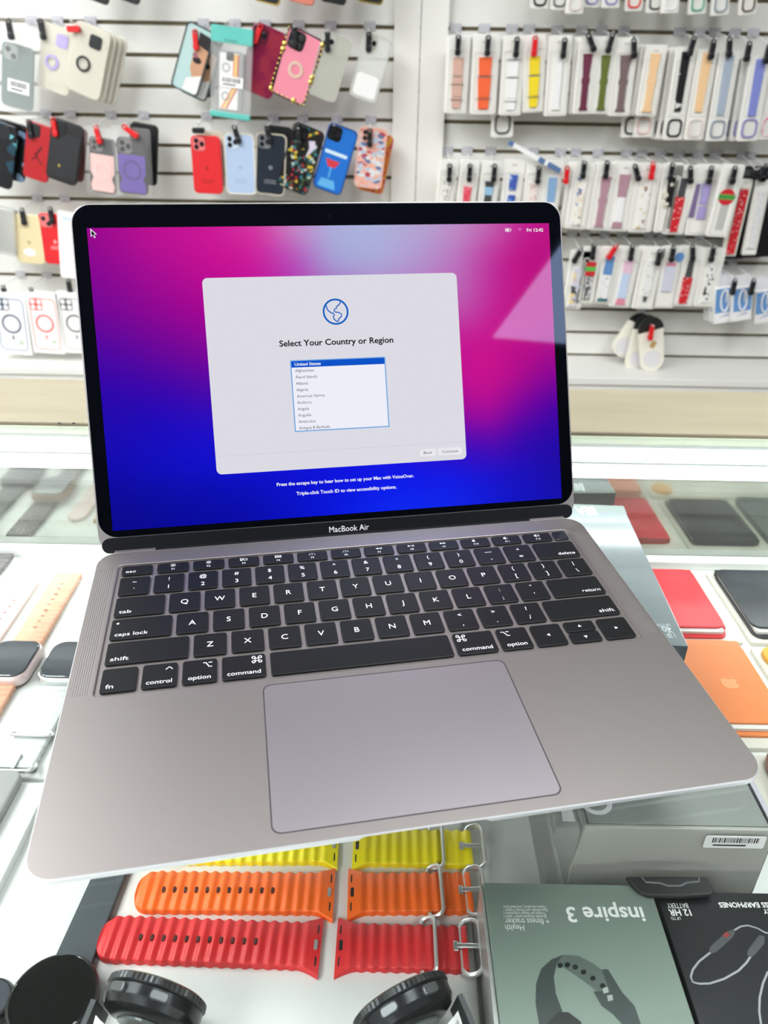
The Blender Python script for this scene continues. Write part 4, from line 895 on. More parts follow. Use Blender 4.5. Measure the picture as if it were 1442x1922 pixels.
band_pack('pale grey sketch watch band pack with a small dark mark', (1230, 464), (1206, 580), 44, [(.2, .78, pat('faint_sketch', 'noise', [(.45, (232, 232, 228)), (.58, (206, 206, 202))], 80, .5), .36, .34), (.8, .87, drk, .14, .12)], (1237, 481, 'k'), 1, '%s pack behind the pale grey sketch band', nx=-6)
band_pack('pale lilac watch band pack with a blue tag, third row', (1266, 462), (1244, 578), 42, [(.26, .31, mat('coral_pink'), .42, .42), (.31, .72, mat('pale_lilac', (206, 208, 222), .5), .46, .46)], (1263, 474, 'k'), 0, card=lambda t, W_, H_: part(t, 'blue_tag', mat('denim_strap'), lambda q: q.prism(circ(W_ * .2, 16, W_ * .32, -H_ * .17), .3, 3)))
band_pack('red dotted watch band pack with a grey tip, third row', (1304, 463), (1279, 575), 42, [(.22, .5, drk, .24, .28), (.5, .95, redd, .4, .36)], (1300, 472, 'k', 12), 1, '%s pack behind the red dotted band with grey tip')
cow = pat('cow_print', 'noise', [(.3, (30, 30, 30)), (.42, (232, 232, 228))], 95, .5)
band_pack('black and white cow print watch band pack, right end of third row', (1345, 466), (1320, 576), 40, one(cow, .2, .92, .4, .34), (1338, 474, 'k', 0), 1, '%s pack behind the cow print band')
# ---- cable boxes in the corner
bluec = mat('cable_card_blue', (104, 152, 206), .4); wcab = mat('white_cable', (236, 238, 240), .35)
for lab, tp, bt, n_, lk in (('blue and white charging cable box, left of the corner trio', (1362, 540), (1358, 606), 2, (1378, 536)), ('blue and white charging cable box, middle of the corner trio', (1396, 540), (1392, 602), 0, (1413, 536)), ('blue and white charging cable box cut by the right edge', (1438, 546), (1434, 606), 1, None)):
    M, W_, H_ = hang(tp, bt, 36, 132 + (24 if 'middle' in lab else 0)); t = thing('cable_box', lab, 'box', M)
    q = MB(); q.prism(rbox(-W_ / 2, W_ / 2, -H_, 0, 1.5, 2), -22, 0, .6); q.build('carton', mat('carton_white'), t)
    q = MB(); q.poly(rbox(-W_ * .46, W_ * .46, -H_ * .7, -H_ * .02, 1, 2), .15); q.build('blue_panel', bluec, t)
    q = MB(); q.poly([(-W_ * .3, -H_ * .84), (W_ * .25, -H_ * .79), (W_ * .3, -H_ * .76), (W_ * .1, -H_ * .77), (-W_ * .2, -H_ * .82)], .2); q.build('swoosh_print', mat('violet_print', (110, 120, 190), .5), t)
    q = MB(); q.tube([(W_ * .2 * math.cos(a), -H_ * .36 + H_ * .3 * math.sin(a), 3) for a in [x * PI / 12 for x in range(24)]], 2.8, 8, True); q.tube([(W_ * .08, -H_ * .1, 3), (W_ * .06, -H_ * .4, 4.5)], 2, 6); q.build('coiled_cable', wcab, t)
    q = MB(); q.prism(rbox(-W_ * .5, W_ * .5, -2, 34, 2, 2), -22, -20.5); q.build('hang_tab', clr, t)
    if n_: stack_of(t, M, n_, '%s cable box behind: ' + lab, step=26, dx=-3)
    if lk: hook(lk[0], lk[1], 176, 'k', 'the ' + ('leftmost' if 'left' in lab else 'middle') + ' blue and white cable box of the corner trio')
# ---- three white oval packs on one hook
ivory = mat('ivory_card', (232, 229, 214), .4); blk_head = mat('black_header', (28, 32, 31), .4)
def oval_pack(label, top, bot, w, d, tag_=False):
    M, W_, H_ = hang(top, bot, w, d); t = thing('oval_charger_pack', label, 'package', M)
    q = MB(); q.prism(rbox(-W_ / 2, W_ / 2, -H_, 0, W_ * .49, 8), -9, 0, 2); q.build('pack_body', ivory, t)
    q = MB(); q.prism([(x, y) for x, y in rbox(-W_ / 2 - .3, W_ / 2 + .3, -H_ * .9, .3, W_ * .49, 8) if y > -H_ * .26] + [(-W_ / 2 - .3, -H_ * .26), (W_ / 2 + .3, -H_ * .22)], -9.3, .4); q.build('black_header', blk_head, t)
    q = MB(); q.frame(circ(W_ * .36, 28, 0, -H_ * .76), circ(W_ * .3, 28, 0, -H_ * .76), -.3, 1.2); q.prism(circ(W_ * .27, 24, 0, -H_ * .76), -.2, .6); q.build('round_window', mat('pale_window', (220, 218, 222), .25), t)
    if tag_:
        q = MB(); q.M = T(W_ * .05, -H_ * .5) @ RZ(-35); q.prism(rrect(16, 22, 1, 2), .2, .8); q.build('gold_sticker', mat('gold_sticker', (186, 156, 100), .4), t)
    return t
oval_pack('white oval pack with black top slanting left, under the third row', (1216, 592), (1160, 668), 48, 70)
oval_pack('white oval pack with black top in the middle of three', (1220, 592), (1190, 698), 44, 95)
oval_pack('white oval pack with a gold sticker, rightmost and front of three', (1222, 596), (1225, 697), 46, 122, True)
hook(1223, 622, 136, 'r', 'the three white oval packs')
# ---- loose packaged strap lying across the hooks of the second row
t = thing('loose_watch_band', 'loose white strap with blue printed ends hanging slanted above the second row', 'watch band', hang((957, 268), (1050, 320), 8, 128)[0])
M, W_, H_ = hang((957, 268), (1050, 320), 8, 128)
q = MB(); q.prism(rbox(-W_ / 2, W_ / 2, -H_, 0, 3, 3), 0, 3, .6); q.build('strap', wht, t)
q = MB(); [q.prism(rbox(-W_ * .56, W_ * .56, -H_ * b_, -H_ * a_, 2, 2), 0, 3.6) for a_, b_ in ((-.02, .07), (.58, .7), (.76, 1.02))]; q.build('blue_print', mat('steel_blue', (84, 116, 160), .5), t)
# ------------------------------------------------------------------ inside the showcase
cream_t = mat('cream_tray', (216, 213, 200), .4); tray_w = mat('tray_white', (226, 227, 223), .35)
def slab(name, label, cat, x0, x1, y0, y1, z0, z1, m_, r=2, ch=.8, group=None):
    o_ = T((x0 + x1) / 2, (y0 + y1) / 2, z0); q = MB(); q.prism(rrect(x1 - x0, y1 - y0, r, 4), 0, z1 - z0, ch)
    o = q.build(name, m_); o.matrix_world = mm(o_); return tag(o, label, cat, group)
slab('display_tray', 'cream display tray under the red leather wallet', 'tray', 150, 291, 485, 588, ZS, ZS + 4, cream_t)
slab('display_tray', 'cream display tray under the black leather wallet', 'tray', 297, 430, 485, 588, ZS, ZS + 4, cream_t)
slab('display_tray', 'cream display tray under the orange leather sleeve', 'tray', 206, 287, 372, 479, ZS, ZS + 4, cream_t)
slab('display_tray', 'cream display tray under the yellow round fob at the right edge', 'tray', 293, 430, 372, 479, ZS, ZS + 4, cream_t)
slab('display_tray', 'cream display tray under the brown case at the right edge', 'tray', 236, 430, 268, 366, ZS, ZS + 4, cream_t)
slab('display_tray', 'white tray slab left of the round grey strapped watch', 'tray', -430, -205, 60, 330, ZS, ZS + 6, tray_w)
slab('display_tray', 'wide white tray holding the red, orange and yellow watch bands', 'tray', -182, 50, 60, 336, ZS, ZS + 4, tray_w, 6, 1.5)
slab('display_tray', 'white tray under the peach and white banded watches', 'tray', -430, -208, 336, 586, ZS, ZS + 3, tray_w)
TZ = ZS + 4
# ---- ridged watch bands
def ridged(q, L, w=11.5, flare=True, rounded=False, amp=.42, per=5.85, h=4.2):
    n = int(L / .7); rs = []
    for i in range(n + 1):
        x = L * i / n; ww = w + .35 * math.sin(2 * PI * x / per)
        if flare and x < 11: ww = w + 4.2 * (1 - x / 11) ** 1.5
        r = 8.0
        if rounded and L - x < r: ww = (w - r) + math.sqrt(max(.02, r * r - (r - (L - x)) ** 2))
        a = amp * min(1, x / 6); zt = h + a * math.sin(2 * PI * x / per)
        if flare and x < 6: zt = h - 1.6 * (1 - x / 6)
        rs.append([(x, -ww, .2), (x, -ww, zt - .9), (x, -ww + .35, zt - .35), (x, -ww + .9, zt), (x, ww - .9, zt), (x, ww - .35, zt - .35), (x, ww, zt - .9), (x, ww, .2)])
    q.rings([r_[::-1] for r_ in rs])
dark_slot = mat('dark_slot', (34, 34, 32), .4)
def band_frame(lug, end, z):
    A, B = atz(lug[0], lug[1], z + 4), atz(end[0], end[1], z + 4)
    return T(A.x, A.y, z) @ RZ(math.degrees(math.atan2(B.y - A.y, B.x - A.x))), (B - A).length
def slots(q, h=3.2):
    q.k = 0
    for y in (-8.2, 8.2): q.prism(rrect(2.2, 5.4, 1.1, 4, 2.6, y), 1.5, h)
    q.k = 1; q.prism(rrect(2.2, 5.4, 1.1, 4, 2.6, 0), 1.5, h + .3)
def ocean_long(label, lug, end, m_, z=TZ, hole_from=33, holes=11, L=None):
    M, l_ = band_frame(lug, end, z); L = L or l_
    t = thing('watch_band', label, 'watch band', M)
    q = MB(); ridged(q, L, rounded=True); q.build('strap', m_, t, ang=60)
    q = MB(); slots(q); q.build('lug_slots', [dark_slot, steel], t)
    for i in range(holes):
        q = MB(); q.prism(rrect(1.5, 3.2, .7, 4, hole_from + 5.85 * i, 0), 3, 4.85); q.build('pin_hole', mat('hole_shade', (70, 26, 18), .8) if 'white' not in label else dark_slot, t)
    return t
def loop_pts(hy, hz, ux, uz, cx, cz_, r=3.4, n=5):
    return [(cx + b_ * ux, a_, cz_ + b_ * uz) for a_, b_ in rrect(2 * hy, 2 * hz, r, n)]
def ocean_short(label, lug, end, m_, z=TZ):
    M, L = band_frame(lug, end, z); t = thing('watch_band', label, 'watch band', M)
    q = MB(); ridged(q, L); q.build('strap', m_, t, ang=60)
    q = MB(); slots(q); q.build('lug_slots', [dark_slot, dark_slot], t)
    q = MB(); q.tube(loop_pts(14.6, 4.2, .85, .5, L * .70, 4.6), 1.15, 8, True); q.build('keeper_loop', steel, t)
    q = MB(); q.tube(loop_pts(14, 5.2, .93, .3, L + 1.6, 4.4, 4.4), 1.25, 8, True); q.build('buckle_loop', steel, t)
    q = MB(); q.prism(rrect(12, 2.4, .5, 2, L + .5, 0), 4.6, 5.8, .3); q.prism(rrect(2.6, 5, .5, 2, L - 6, 0), 4.3, 5.2, .2); q.build('buckle_tongue', steel, t)
    return t
redb = mat('red_rubber', (214, 36, 40), .45); orb = mat('orange_rubber', (255, 108, 24), .45); yeb = mat('yellow_rubber', (255, 236, 20), .45)
ocean_long('red ridged watch band piece with pin holes, nearest the front', (602, 1772), (187, 1757), redb)
ocean_long('orange ridged watch band piece with pin holes, between red and yellow', (627, 1673), (256, 1670), orb)
ocean_long('yellow ridged watch band piece mostly hidden under the laptop front', (635, 1583), (270, 1583), yeb, holes=9)
ocean_short('red ridged watch band piece with steel buckle loops', (631, 1772), (878, 1778), redb)
ocean_short('orange ridged watch band piece with steel buckle loops', (653, 1673), (886, 1672), orb)
ocean_short('yellow ridged watch band piece with steel buckle loops', (663, 1585), (886, 1590), yeb)

# ---- square watches at the left edge
def square_watch(label, cx, cy, band_m, frame_m, up_l, dn_l, z, crown=None, holes=True, dxu=0, buckle=False):
    t = thing('smart_watch', label, 'watch', T(cx, cy, z))
    q = MB(); q.prism(rrect(37, 44, 10, 7), 2, 11, 2.6); q.build('watch_case', frame_m, t)
    q = MB(); q.prism(rrect(33.6, 40.4, 9, 7), 10.4, 12.2, 1.2); q.build('watch_screen', mat('watch_glass', (70, 74, 80), .05, spec=.9), t)
    q = MB(); ridged(q, up_l, 11.4, flare=False); q.build('upper_strap', band_m, t, M=T(0, 21, 1) @ RZ(90 + dxu), ang=60)
    q = MB(); ridged(q, dn_l, 11.4, flare=False); q.build('lower_strap', band_m, t, M=T(0, -21, 1) @ RZ(-90 + dxu), ang=60)
    if holes:
        for i in range(9):
            q = MB(); q.prism(rrect(1.4, 3, .6, 3), 0, .3); q.build('pin_hole', mat('faded_hole', (176, 128, 104), .8), t, M=T(0, 21, 5.6) @ RZ(90 + dxu) @ T(24 + 7.6 * i, 0))
    if crown:
        q = MB(); q.M = T(-18, 8, 6.5) @ RYm(-90); q.lathe([(3.4, 0), (3.4, 2), (2.6, 2.6)], 16); q.build('crown', steel, t)
    if buckle:
        Mb = T(0, -21, 1) @ RZ(-90 + dxu)
        q = MB(); q.tube(loop_pts(13.6, 3.4, .85, .5, dn_l * .63, 4.6), 1.1, 8, True); q.build('keeper_loop', steel, t, M=Mb)
        q = MB(); q.tube(loop_pts(13, 5.2, .93, .3, dn_l - .5, 4.2, 4.4), 1.2, 8, True); q.build('buckle_loop', steel, t, M=Mb)
        q = MB(); q.prism(rrect(12, 2.4, .5, 2, dn_l - 4, 0), 4.8, 5.8, .3); q.build('buckle_tongue', steel, t, M=Mb)
    return t
square_watch('square watch with a pink frame on a ridged peach band, left edge', -275, 437, mat('peach_rubber', (226, 170, 140), .5), mat('pink_alu', (228, 206, 204), .25, .3), 102, 72, ZS + 3, dxu=2)
square_watch('square silver watch on a ridged white band, beside the laptop edge', -231, 437, mat('white_rubber', (216, 220, 216), .4), mat('silver_alu', (206, 208, 208), .2, .8), 70, 76, ZS + 3, crown=True, holes=False, buckle=True, dxu=0)
# further goods left and right of the picture, seen in it only through the mirror
tan_m = mat('tan_leather', (150, 112, 66), .5)
for lab, x, y, m_, fm in (('square watch on a grey speckled band, seen in the mirror at left', -352, 500, pat('grey_speckle', 'voronoi', [(0, (150, 140, 138)), (.3, (92, 88, 86))], 260, .5), tan_m), ('square watch on a dark grey band, seen in the mirror far left', -398, 470, mat('dull_grey_rubber', (84, 88, 84), .5), mat('dark_frame', (60, 62, 60), .4)), ('square watch on a brown leather band, seen in the mirror behind the lid', -258, 560, mat('brown_band', (132, 100, 78), .5), tan_m)):
    if x == -258: continue
    square_watch(lab, x, y, m_, fm, 70, 78, ZS + 3, holes=False)
slab('leather_sleeve', 'grey green leather sleeve right of the black wallet, seen in the mirror', 'sleeve', 376, 446, 489, 582, ZS + 4, ZS + 11, mat('grey_green_leather', (96, 104, 100), .5), 9, 1.2)
t = thing('watch_band', 'pale pink flat watch band with round tip and pin holes, left edge', 'watch band', T(-309, 436, ZS + 3))
q = MB(); q.prism([(-11, 0), (11, 0), (8.5, 96)] + [(-1.4 + 9.9 * math.cos(a), 108 + 13 * math.sin(a)) for a in [PI * i / 10 for i in range(1, 10)]] + [(-11.2, 96)], .2, 3.4, .8); q.build('strap', mat('pale_pink_rubber', (226, 204, 198), .5), t)
for i in range(7):
    q = MB(); q.prism(circ(1.3, 10, -1, 84 - 8.5 * i), 3, 3.6); q.build('pin_hole', mat('rosy_hole', (176, 110, 104), .7), t)
slab('flat_device', 'grey flat slab with rounded corner at the left edge below the white band', 'device', -300, -221, 262, 334, ZS + 6, ZS + 13, mat('matte_grey', (150, 150, 146), .45), 7, 1.5)

# ---- round watches at the front
A = atz(97, 1868, TZ + 11)
t = thing('round_watch', 'round smart watch with a flat dark grey strap, face up at lower left', 'watch', T(A.x, A.y, TZ) @ RZ(-3))
dk = mat('graphite_case', (40, 42, 44), .25, .6)
q = MB(); q.lathe([(17, 1), (19.5, 2), (20.6, 5), (20.6, 9), (19.9, 10.6), (19.2, 10.9)], 48, True, False); q.build('watch_case', dk, t)
q = MB(); q.lathe([(19.2, 10), (19.2, 10.9), (18.8, 11.1)], 48); q.build('watch_screen', mat('dark_watch_glass', (8, 9, 10), .03, spec=.8), t)
grs = mat('slate_strap', (62, 70, 76), .5)
q = MB(); q.prism([(-10.5, 16), (10.5, 16), (9.6, 22), (8.6, 90), (-8.6, 90), (-9.6, 22)], 1, 4.2, .6); q.build('upper_strap', grs, t)
q = MB(); q.prism([(-10.5, -16), (-9.6, -22), (-8.6, -80), (8.6, -80), (9.6, -22), (10.5, -16)], 1, 4.2, .6); q.build('lower_strap', grs, t)
A = atz(-22, 1880, TZ + 9)
t = thing('round_watch', 'black round watch edge peeking in at the lower left corner', 'watch', T(A.x, A.y, TZ))
q = MB(); q.lathe([(9, 1), (11, 3), (11.4, 8), (10.4, 10)], 32); q.build('watch_case', dk, t)
q = MB(); q.lathe([(9.6, 9.5), (9.4, 10.3)], 32); q.build('watch_screen', mat('watch_glass'), t)
def standing_watch(label, u, v, yaw, lean, tagside, z=TZ, R_=22.5):
    top = atz(u, v, z + 2 * R_ - 1)
    X = Vector((math.cos(yaw), math.sin(yaw), 0)); Zv = Vector((-math.sin(yaw) * math.cos(lean), math.cos(yaw) * math.cos(lean), math.sin(lean))); Y = Zv.cross(X)
    if Y.z < 0: X = -X; Y = Zv.cross(X)
    c = top - Y * R_
    M = Matrix(((X.x, Y.x, Zv.x, c.x), (X.y, Y.y, Zv.y, c.y), (X.z, Y.z, Zv.z, c.z), (0, 0, 0, 1)))
    t = thing('round_watch', label, 'watch', M)
    q = MB(); q.lathe([(13, -7), (17, -6), (20.6, -4), (R_, -1), (R_, 3.2), (R_ - .6, 4)], 64); q.build('watch_case', dk, t)
    q = MB(); q.lathe([(12.6, -7.8), (13, -7)], 40); q.build('sensor_back', mat('sensor_glass', (86, 92, 94), .06), t)
    q = MB(); n = 120; rs = []
    for z_, r_, tooth in ((3.8, R_ - .4, 0), (4.4, R_ + .3, 1), (7.0, R_, 1), (7.8, R_ - 1, 0), (7.6, R_ - 3.4, 0)):
        rs.append([((r_ + (.4 if tooth and i % 2 else 0)) * math.cos(2 * PI * i / n), (r_ + (.4 if tooth and i % 2 else 0)) * math.sin(2 * PI * i / n), z_) for i in range(n)])
    q.rings(rs, True, False); q.build('toothed_bezel', mat('bezel_grey', (74, 76, 78), .3, .8), t, ang=20)
    q = MB(); q.lathe([(18, 7.2), (17.6, 7.5)], 48); q.build('watch_screen', mat('dark_watch_glass'), t)
    for a in (112, 62):
        q = MB(); q.prism(rrect(8, 4, 1.4, 3), -1, 1.5, .5); q.build('side_button', mat('button_grey', (104, 106, 108), .35, .8), t, M=RZ(a) @ T(R_, 0, .6) @ RYm(90) @ RZ(90))
    pts = []
    for i in range(25):
        a = PI * (1.0 * i / 24); pts.append((24.5 * math.cos(a), -4 - 46 * math.sin(a) ** .8))
    o_ = pts + [(x * .9, y + 3.0 * (1 if 0 < i < 24 else 0)) for i, (x, y) in list(enumerate(pts))[::-1]]
    q = MB(); vs = []; fs = []
    for i, (x, z_) in enumerate(pts):
        w_ = 10
        xi, zi = x * .9, z_ + (2.6 if 3 < i < 21 else 0)
        vs += [(x, -w_, z_), (x, w_, z_), (xi, w_, zi), (xi, -w_, zi)]
    for i in range(24):
        for k in range(4): fs.append((4 * i + k, 4 * i + (k + 1) % 4, 4 * i + 4 + (k + 1) % 4, 4 * i + 4 + k))
    q.add(vs, fs); q.build('strap_loop', mat('dark_grey_rubber', (52, 56, 58), .5), t, ang=60)
    q = MB(); q.k = 0; vs = []; fs = []
    for i in range(13):
        a = -1.0 + 2.0 * i / 12; x = 19 * a / 1.0 * tagside[0]; z_ = -9.5 - 5 * (1 - a * a)
        vs += [(x, 17 - 6 * a * a, z_), (x, 6 - 3 * a * a, z_ - 17)]
    for i in range(12): fs.append((2 * i, 2 * i + 1, 2 * i + 3, 2 * i + 2))
    q.add(vs, fs); q.k = 1
    r = random.Random(5); a = -.9
    while a < .8:
        w_ = r.choice((.015, .03)); p = []
        for aa, f in ((a, .12), (a + w_, .12), (a + w_, .34), (a, .34)):
            z_ = -9.5 - 5 * (1 - aa * aa); p.append((19 * aa * tagside[0], (17 - 6 * aa * aa) * (1 - f) + (6 - 3 * aa * aa) * f + .15, z_ - 17 * f - .1))
        q.add(p, [(0, 1, 2, 3)]); a += w_ + r.choice((.02, .035))
    q.build('paper_tag', [paper, mat('tag_grey', (120, 120, 120), .6)], t, smooth=False)
    return t
standing_watch('black round watch on its side with two buttons and a white barcode tag', 262, 1862, math.radians(-12), .22, (1, 0))
standing_watch('black round watch on its side with a curved strap, right of centre', 776, 1873, math.radians(26), .22, (1, 0))

# ---- cartons on the right
def face(t, z, name, mats, fn):
    """printing on the top of a carton, given in picture coordinates and laid at height z"""
    bpy.context.view_layer.update()
    inv = t.matrix_world.inverted()
    def P(u, v): p = inv @ (atz(u, v, z + .1) * MM); return (p.x / MM, p.y / MM)
    q = MB(); fn(q, P); return q.build(name, mats, t)
def flip(q, P, s, u0, u1, v, hpx, zz, bold=False):
    """lettering standing on its head: starts at u0 on the right, ends at u1"""
    a, b_ = P(u0, v), P(u1, v); h = abs(P(u0, v + hpx)[1] - a[1])
    q.text(s, a[0], a[1], zz, h, abs(b_[0] - a[0]), 'L', bold, math.atan2(b_[1] - a[1], b_[0] - a[0]))
green = mat('sage_carton', (114, 128, 118), .35); lt = mat('carton_lettering', (226, 228, 226), .5)
zi = -92.0
t = thing('tracker_box', 'grey green fitness tracker carton with a printed band, upside down lettering', 'box', T(54, 110, ZS))
hI = zi - ZS
q = MB(); q.box(0, 84.5, 0, 137, 0, hI, .5); q.build('carton', green, t)
q = MB(); q.prism([(-3, 0), (-.3, 0), (-.3, 137), (-1.5, 137)], 1, hI - 1.5); q.build('silver_side', mat('silver_print', (190, 192, 188), .3, .5), t)
def ins(q, P):
    z = hI + .12
    flip(q, P, 'inspire 3', 1205, 1061, 1703, 27, z, True)
    for s, u0, v, h in (('Health', 983, 1736, 11), ('+ fitness tracker', 1030, 1724, 11)): flip(q, P, s, u0, 948, v, h, z)
    for s, u0, v in (("Bracelet d'activit\u00e9 sant\u00e9 + sport /", 1025, 1718), ('Tracker per fitness e benessere /', 1024, 1712), ('Gesundheits- und Fitness-Tracker /', 1028, 1706), ('Pulsera de salud y actividad f\u00edsica', 1024, 1700)): flip(q, P, s, u0, 945, v, 5, z)
face(t, zi, 'lettering', lt, ins)
def art(q, P):
    z = hI + .12; c = lambda u, v: P(880 + u / 2.566, 1440 + v / 2.566)
    out = [(350, 1300), (322, 1140), (325, 1040), (350, 970), (400, 925), (455, 903), (530, 908), (600, 945), (640, 975), (670, 972), (700, 1020), (740, 1085), (800, 1150), (855, 1237), (860, 1300), (760, 1300), (740, 1240), (695, 1190), (650, 1150), (630, 1090), (570, 1050), (520, 1010), (470, 975), (425, 960), (410, 1010), (420, 1090), (450, 1170), (500, 1180), (560, 1230), (570, 1300)]
    def flat(p, zz): q.poly([c(*k) for k in p], zz)
    q.k = 0; q.poly([c(*k) for k in out[:6]] + [c(425, 945), c(410, 1010), c(420, 1090), c(450, 1170), c(470, 1300)], z)
    q.k = 1; q.poly([c(*k) for k in ((425, 945), (455, 903), (530, 908), (600, 945), (660, 990), (700, 1050), (650, 1110), (600, 1065), (540, 1020), (480, 980))], z)
    q.k = 0; q.poly([c(*k) for k in ((640, 975), (670, 972), (740, 1085), (800, 1150), (850, 1300), (760, 1300), (740, 1240), (695, 1190), (640, 1150), (600, 1080), (680, 1080))], z + .03)
    q.k = 2
    for u, v in ((440, 955), (475, 952), (513, 963), (553, 987), (598, 1017), (645, 1053)): q.poly([c(u + 14 * math.cos(a), v + 13 * math.sin(a)) for a in [x * PI / 5 for x in range(10)]], z + .06)
    q.k = 3
    for u, v in ((658, 1075), (680, 1112)): q.poly([c(u + dx, v + dy) for dx, dy in ((-14, -12), (12, -16), (16, 10), (-8, 16))], z + .06)
    q.k = 2; q.poly([c(*k) for k in ((370, 1300), (385, 1225), (430, 1180), (480, 1180), (540, 1225), (565, 1300))], z + .06)
face(t, zi, 'band_picture', [mat('band_dark', (48, 58, 56), .4), mat('band_mid', (78, 90, 84), .4), mat('band_black', (26, 30, 30), .3), mat('band_steel', (150, 156, 150), .3)], art)
zb = -95.0; hB = zb - ZS
t = thing('earphones_box', 'black wireless earphones carton with a grey line drawing, lower right corner', 'box', T(141.5, 112, ZS))
q = MB(); q.box(0, 92, 0, 134, 0, hB, .5); q.build('carton', mat('black_carton', (30, 32, 34), .3), t)
def ear(q, P):
    z = hB + .12
    for s, u0, u1, v, h, bd in (('BATTERY', 1290, 1251, 1695.5, 9, 0), ('12 HR', 1295, 1254, 1707, 11.5, 1), ('UP TO', 1277, 1259, 1721, 5.5, 0)): flip(q, P, s, u0, u1, v, h, z, bool(bd))
    flip(q, P, 'WIRELESS EARPHONES', 1487, 1348, 1694, 9, z, True); flip(q, P, 'ALL DAY', 1484, 1431, 1707, 8, z, True)
face(t, zb, 'lettering', lt, ear)
def ear2(q, P):
    z = hB + .12; c = lambda u, v: P(880 + u / 2.566, 1440 + v / 2.566)
    q.stroke([c(*k) for k in ((1280, 785), (1310, 767), (1345, 762), (1390, 775), (1425, 795), (1442, 800))], .8, z)
    q.stroke([c(*k) for k in ((1165, 892), (1110, 935), (1080, 975), (1070, 1010), (1080, 1035), (1110, 1043), (1160, 1042), (1230, 1020), (1300, 980), (1340, 940), (1360, 908))], .9, z)
    q.stroke([c(*k) for k in ((1442, 985), (1418, 1040), (1402, 1110), (1400, 1180), (1412, 1260))], .9, z)
    q.k = 1
    q.poly([c(*k) for k in ((1158, 888), (1160, 868), (1250, 788), (1278, 782), (1282, 800), (1270, 822), (1190, 893), (1170, 897))], z + .03)
    q.poly([c(*k) for k in ((1342, 905), (1345, 880), (1400, 808), (1425, 815), (1424, 850), (1372, 912), (1355, 914))], z + .03)
    q.k = 2; q.stroke([c(1232, 815), c(1252, 800)], 2, z + .06)
face(t, zb, 'earphone_picture', [mat('line_grey', (150, 152, 152), .4), mat('bud_grey', (70, 72, 74), .4), mat('bud_red', (130, 40, 40), .4)], ear2)
# grey box with hang clip
zg = -65.0; hG = zg - ZS
gm = mat('grey_carton', (172, 172, 165), .35); gm2 = mat('grey_carton_top', (146, 151, 146), .3)
t = thing('speaker_box', 'grey carton with a white ring emblem and barcode label under the laptop corner', 'box', T(104, 260, ZS))
q = MB(); q.box(0, 99, 1.5, 102, 0, hG - .6, .6); q.build('carton', gm2, t)
q = MB(); q.prism([(3, 0), (95, 0), (97.5, 20), (97, hG), (1, hG + .2), (-2.5, 28), (-1.5, 8)], -1.8, .3, .6); q.build('front_flap', gm, t, M=RXm(90))
q = MB(); q.box(3, 94.5, 2, 101, hG - .6, hG + .3, .3); q.build('lid', gm2, t)
q = MB(); q.box(94.5, 96.2, 1, 102, hG - .7, hG - .2); q.build('side_groove', soft_black, t)
q = MB(); q.box(96.2, 99.2, 1, 102, hG - .8, hG + .3, .3); q.build('pale_side_strip', mat('pale_lilac_strip', (196, 194, 204), .3), t)
def glogo(q, P):
    c = P(1118, 1505); r = 7.2
    q.stroke(circ(r, 40, *c), 2.6, hG + .4, True)
    q.stroke([(c[0], c[1] + 1), (c[0], c[1] + r - 1)], 2.4, hG + .42)
face(t, zg, 'ring_emblem', mat('emblem_white', (226, 228, 230), .4), glogo)
def blab(q):
    a, c = aty(1326, 1568, 258), aty(1432, 1592, 258); x0, x1 = a.x - 104, c.x - 104; z0, z1 = c.z - ZS, a.z - ZS
    barcode_label(q, x0, x1, z0, z1, 2.3, 11)
q = MB(); blab(q); q.build('barcode_label', [paper, ink], t, M=RXm(90))
q = MB(); q.box(-13, -.6, 2, 100, 0, hG - 4, 1); q.build('clear_sleeve', clear('sleeve', (214, 216, 212), .28, .1), t)
q = MB(); q.poly([(-9, 6), (-2, 6), (-2, 24), (-8, 22)], hG - 3.8); q.build('striped_sticker', paper, t)
def clip(name, label):
    z = -89.0; o = atz(1260, 1660, z); t = thing(name, label, 'clip', T(o.x, o.y, z - 3))
    P = lambda u, v: ((lambda p: (p.x - o.x, p.y - o.y))(atz(u, v, z)))
    q = MB(); q.prism([P(*k) for k in ((1176, 1645), (1186, 1658), (1200, 1672), (1218, 1680), (1280, 1681), (1336, 1678), (1342, 1670), (1328, 1648), (1322, 1645))], 0, 3, .8); q.build('clip_body', soft_black, t)
    q = MB(); q.tube([(*P(*k), 3.2) for k in ((1205, 1647), (1212, 1656), (1240, 1658), (1252, 1663), (1278, 1663), (1290, 1657), (1312, 1655), (1312, 1648))], .5, 6); q.build('wire_slot', mat('clip_edge', (96, 98, 100), .3), t)
clip('hang_clip', 'black plastic hanging clip bridging the grey carton and the two front boxes')
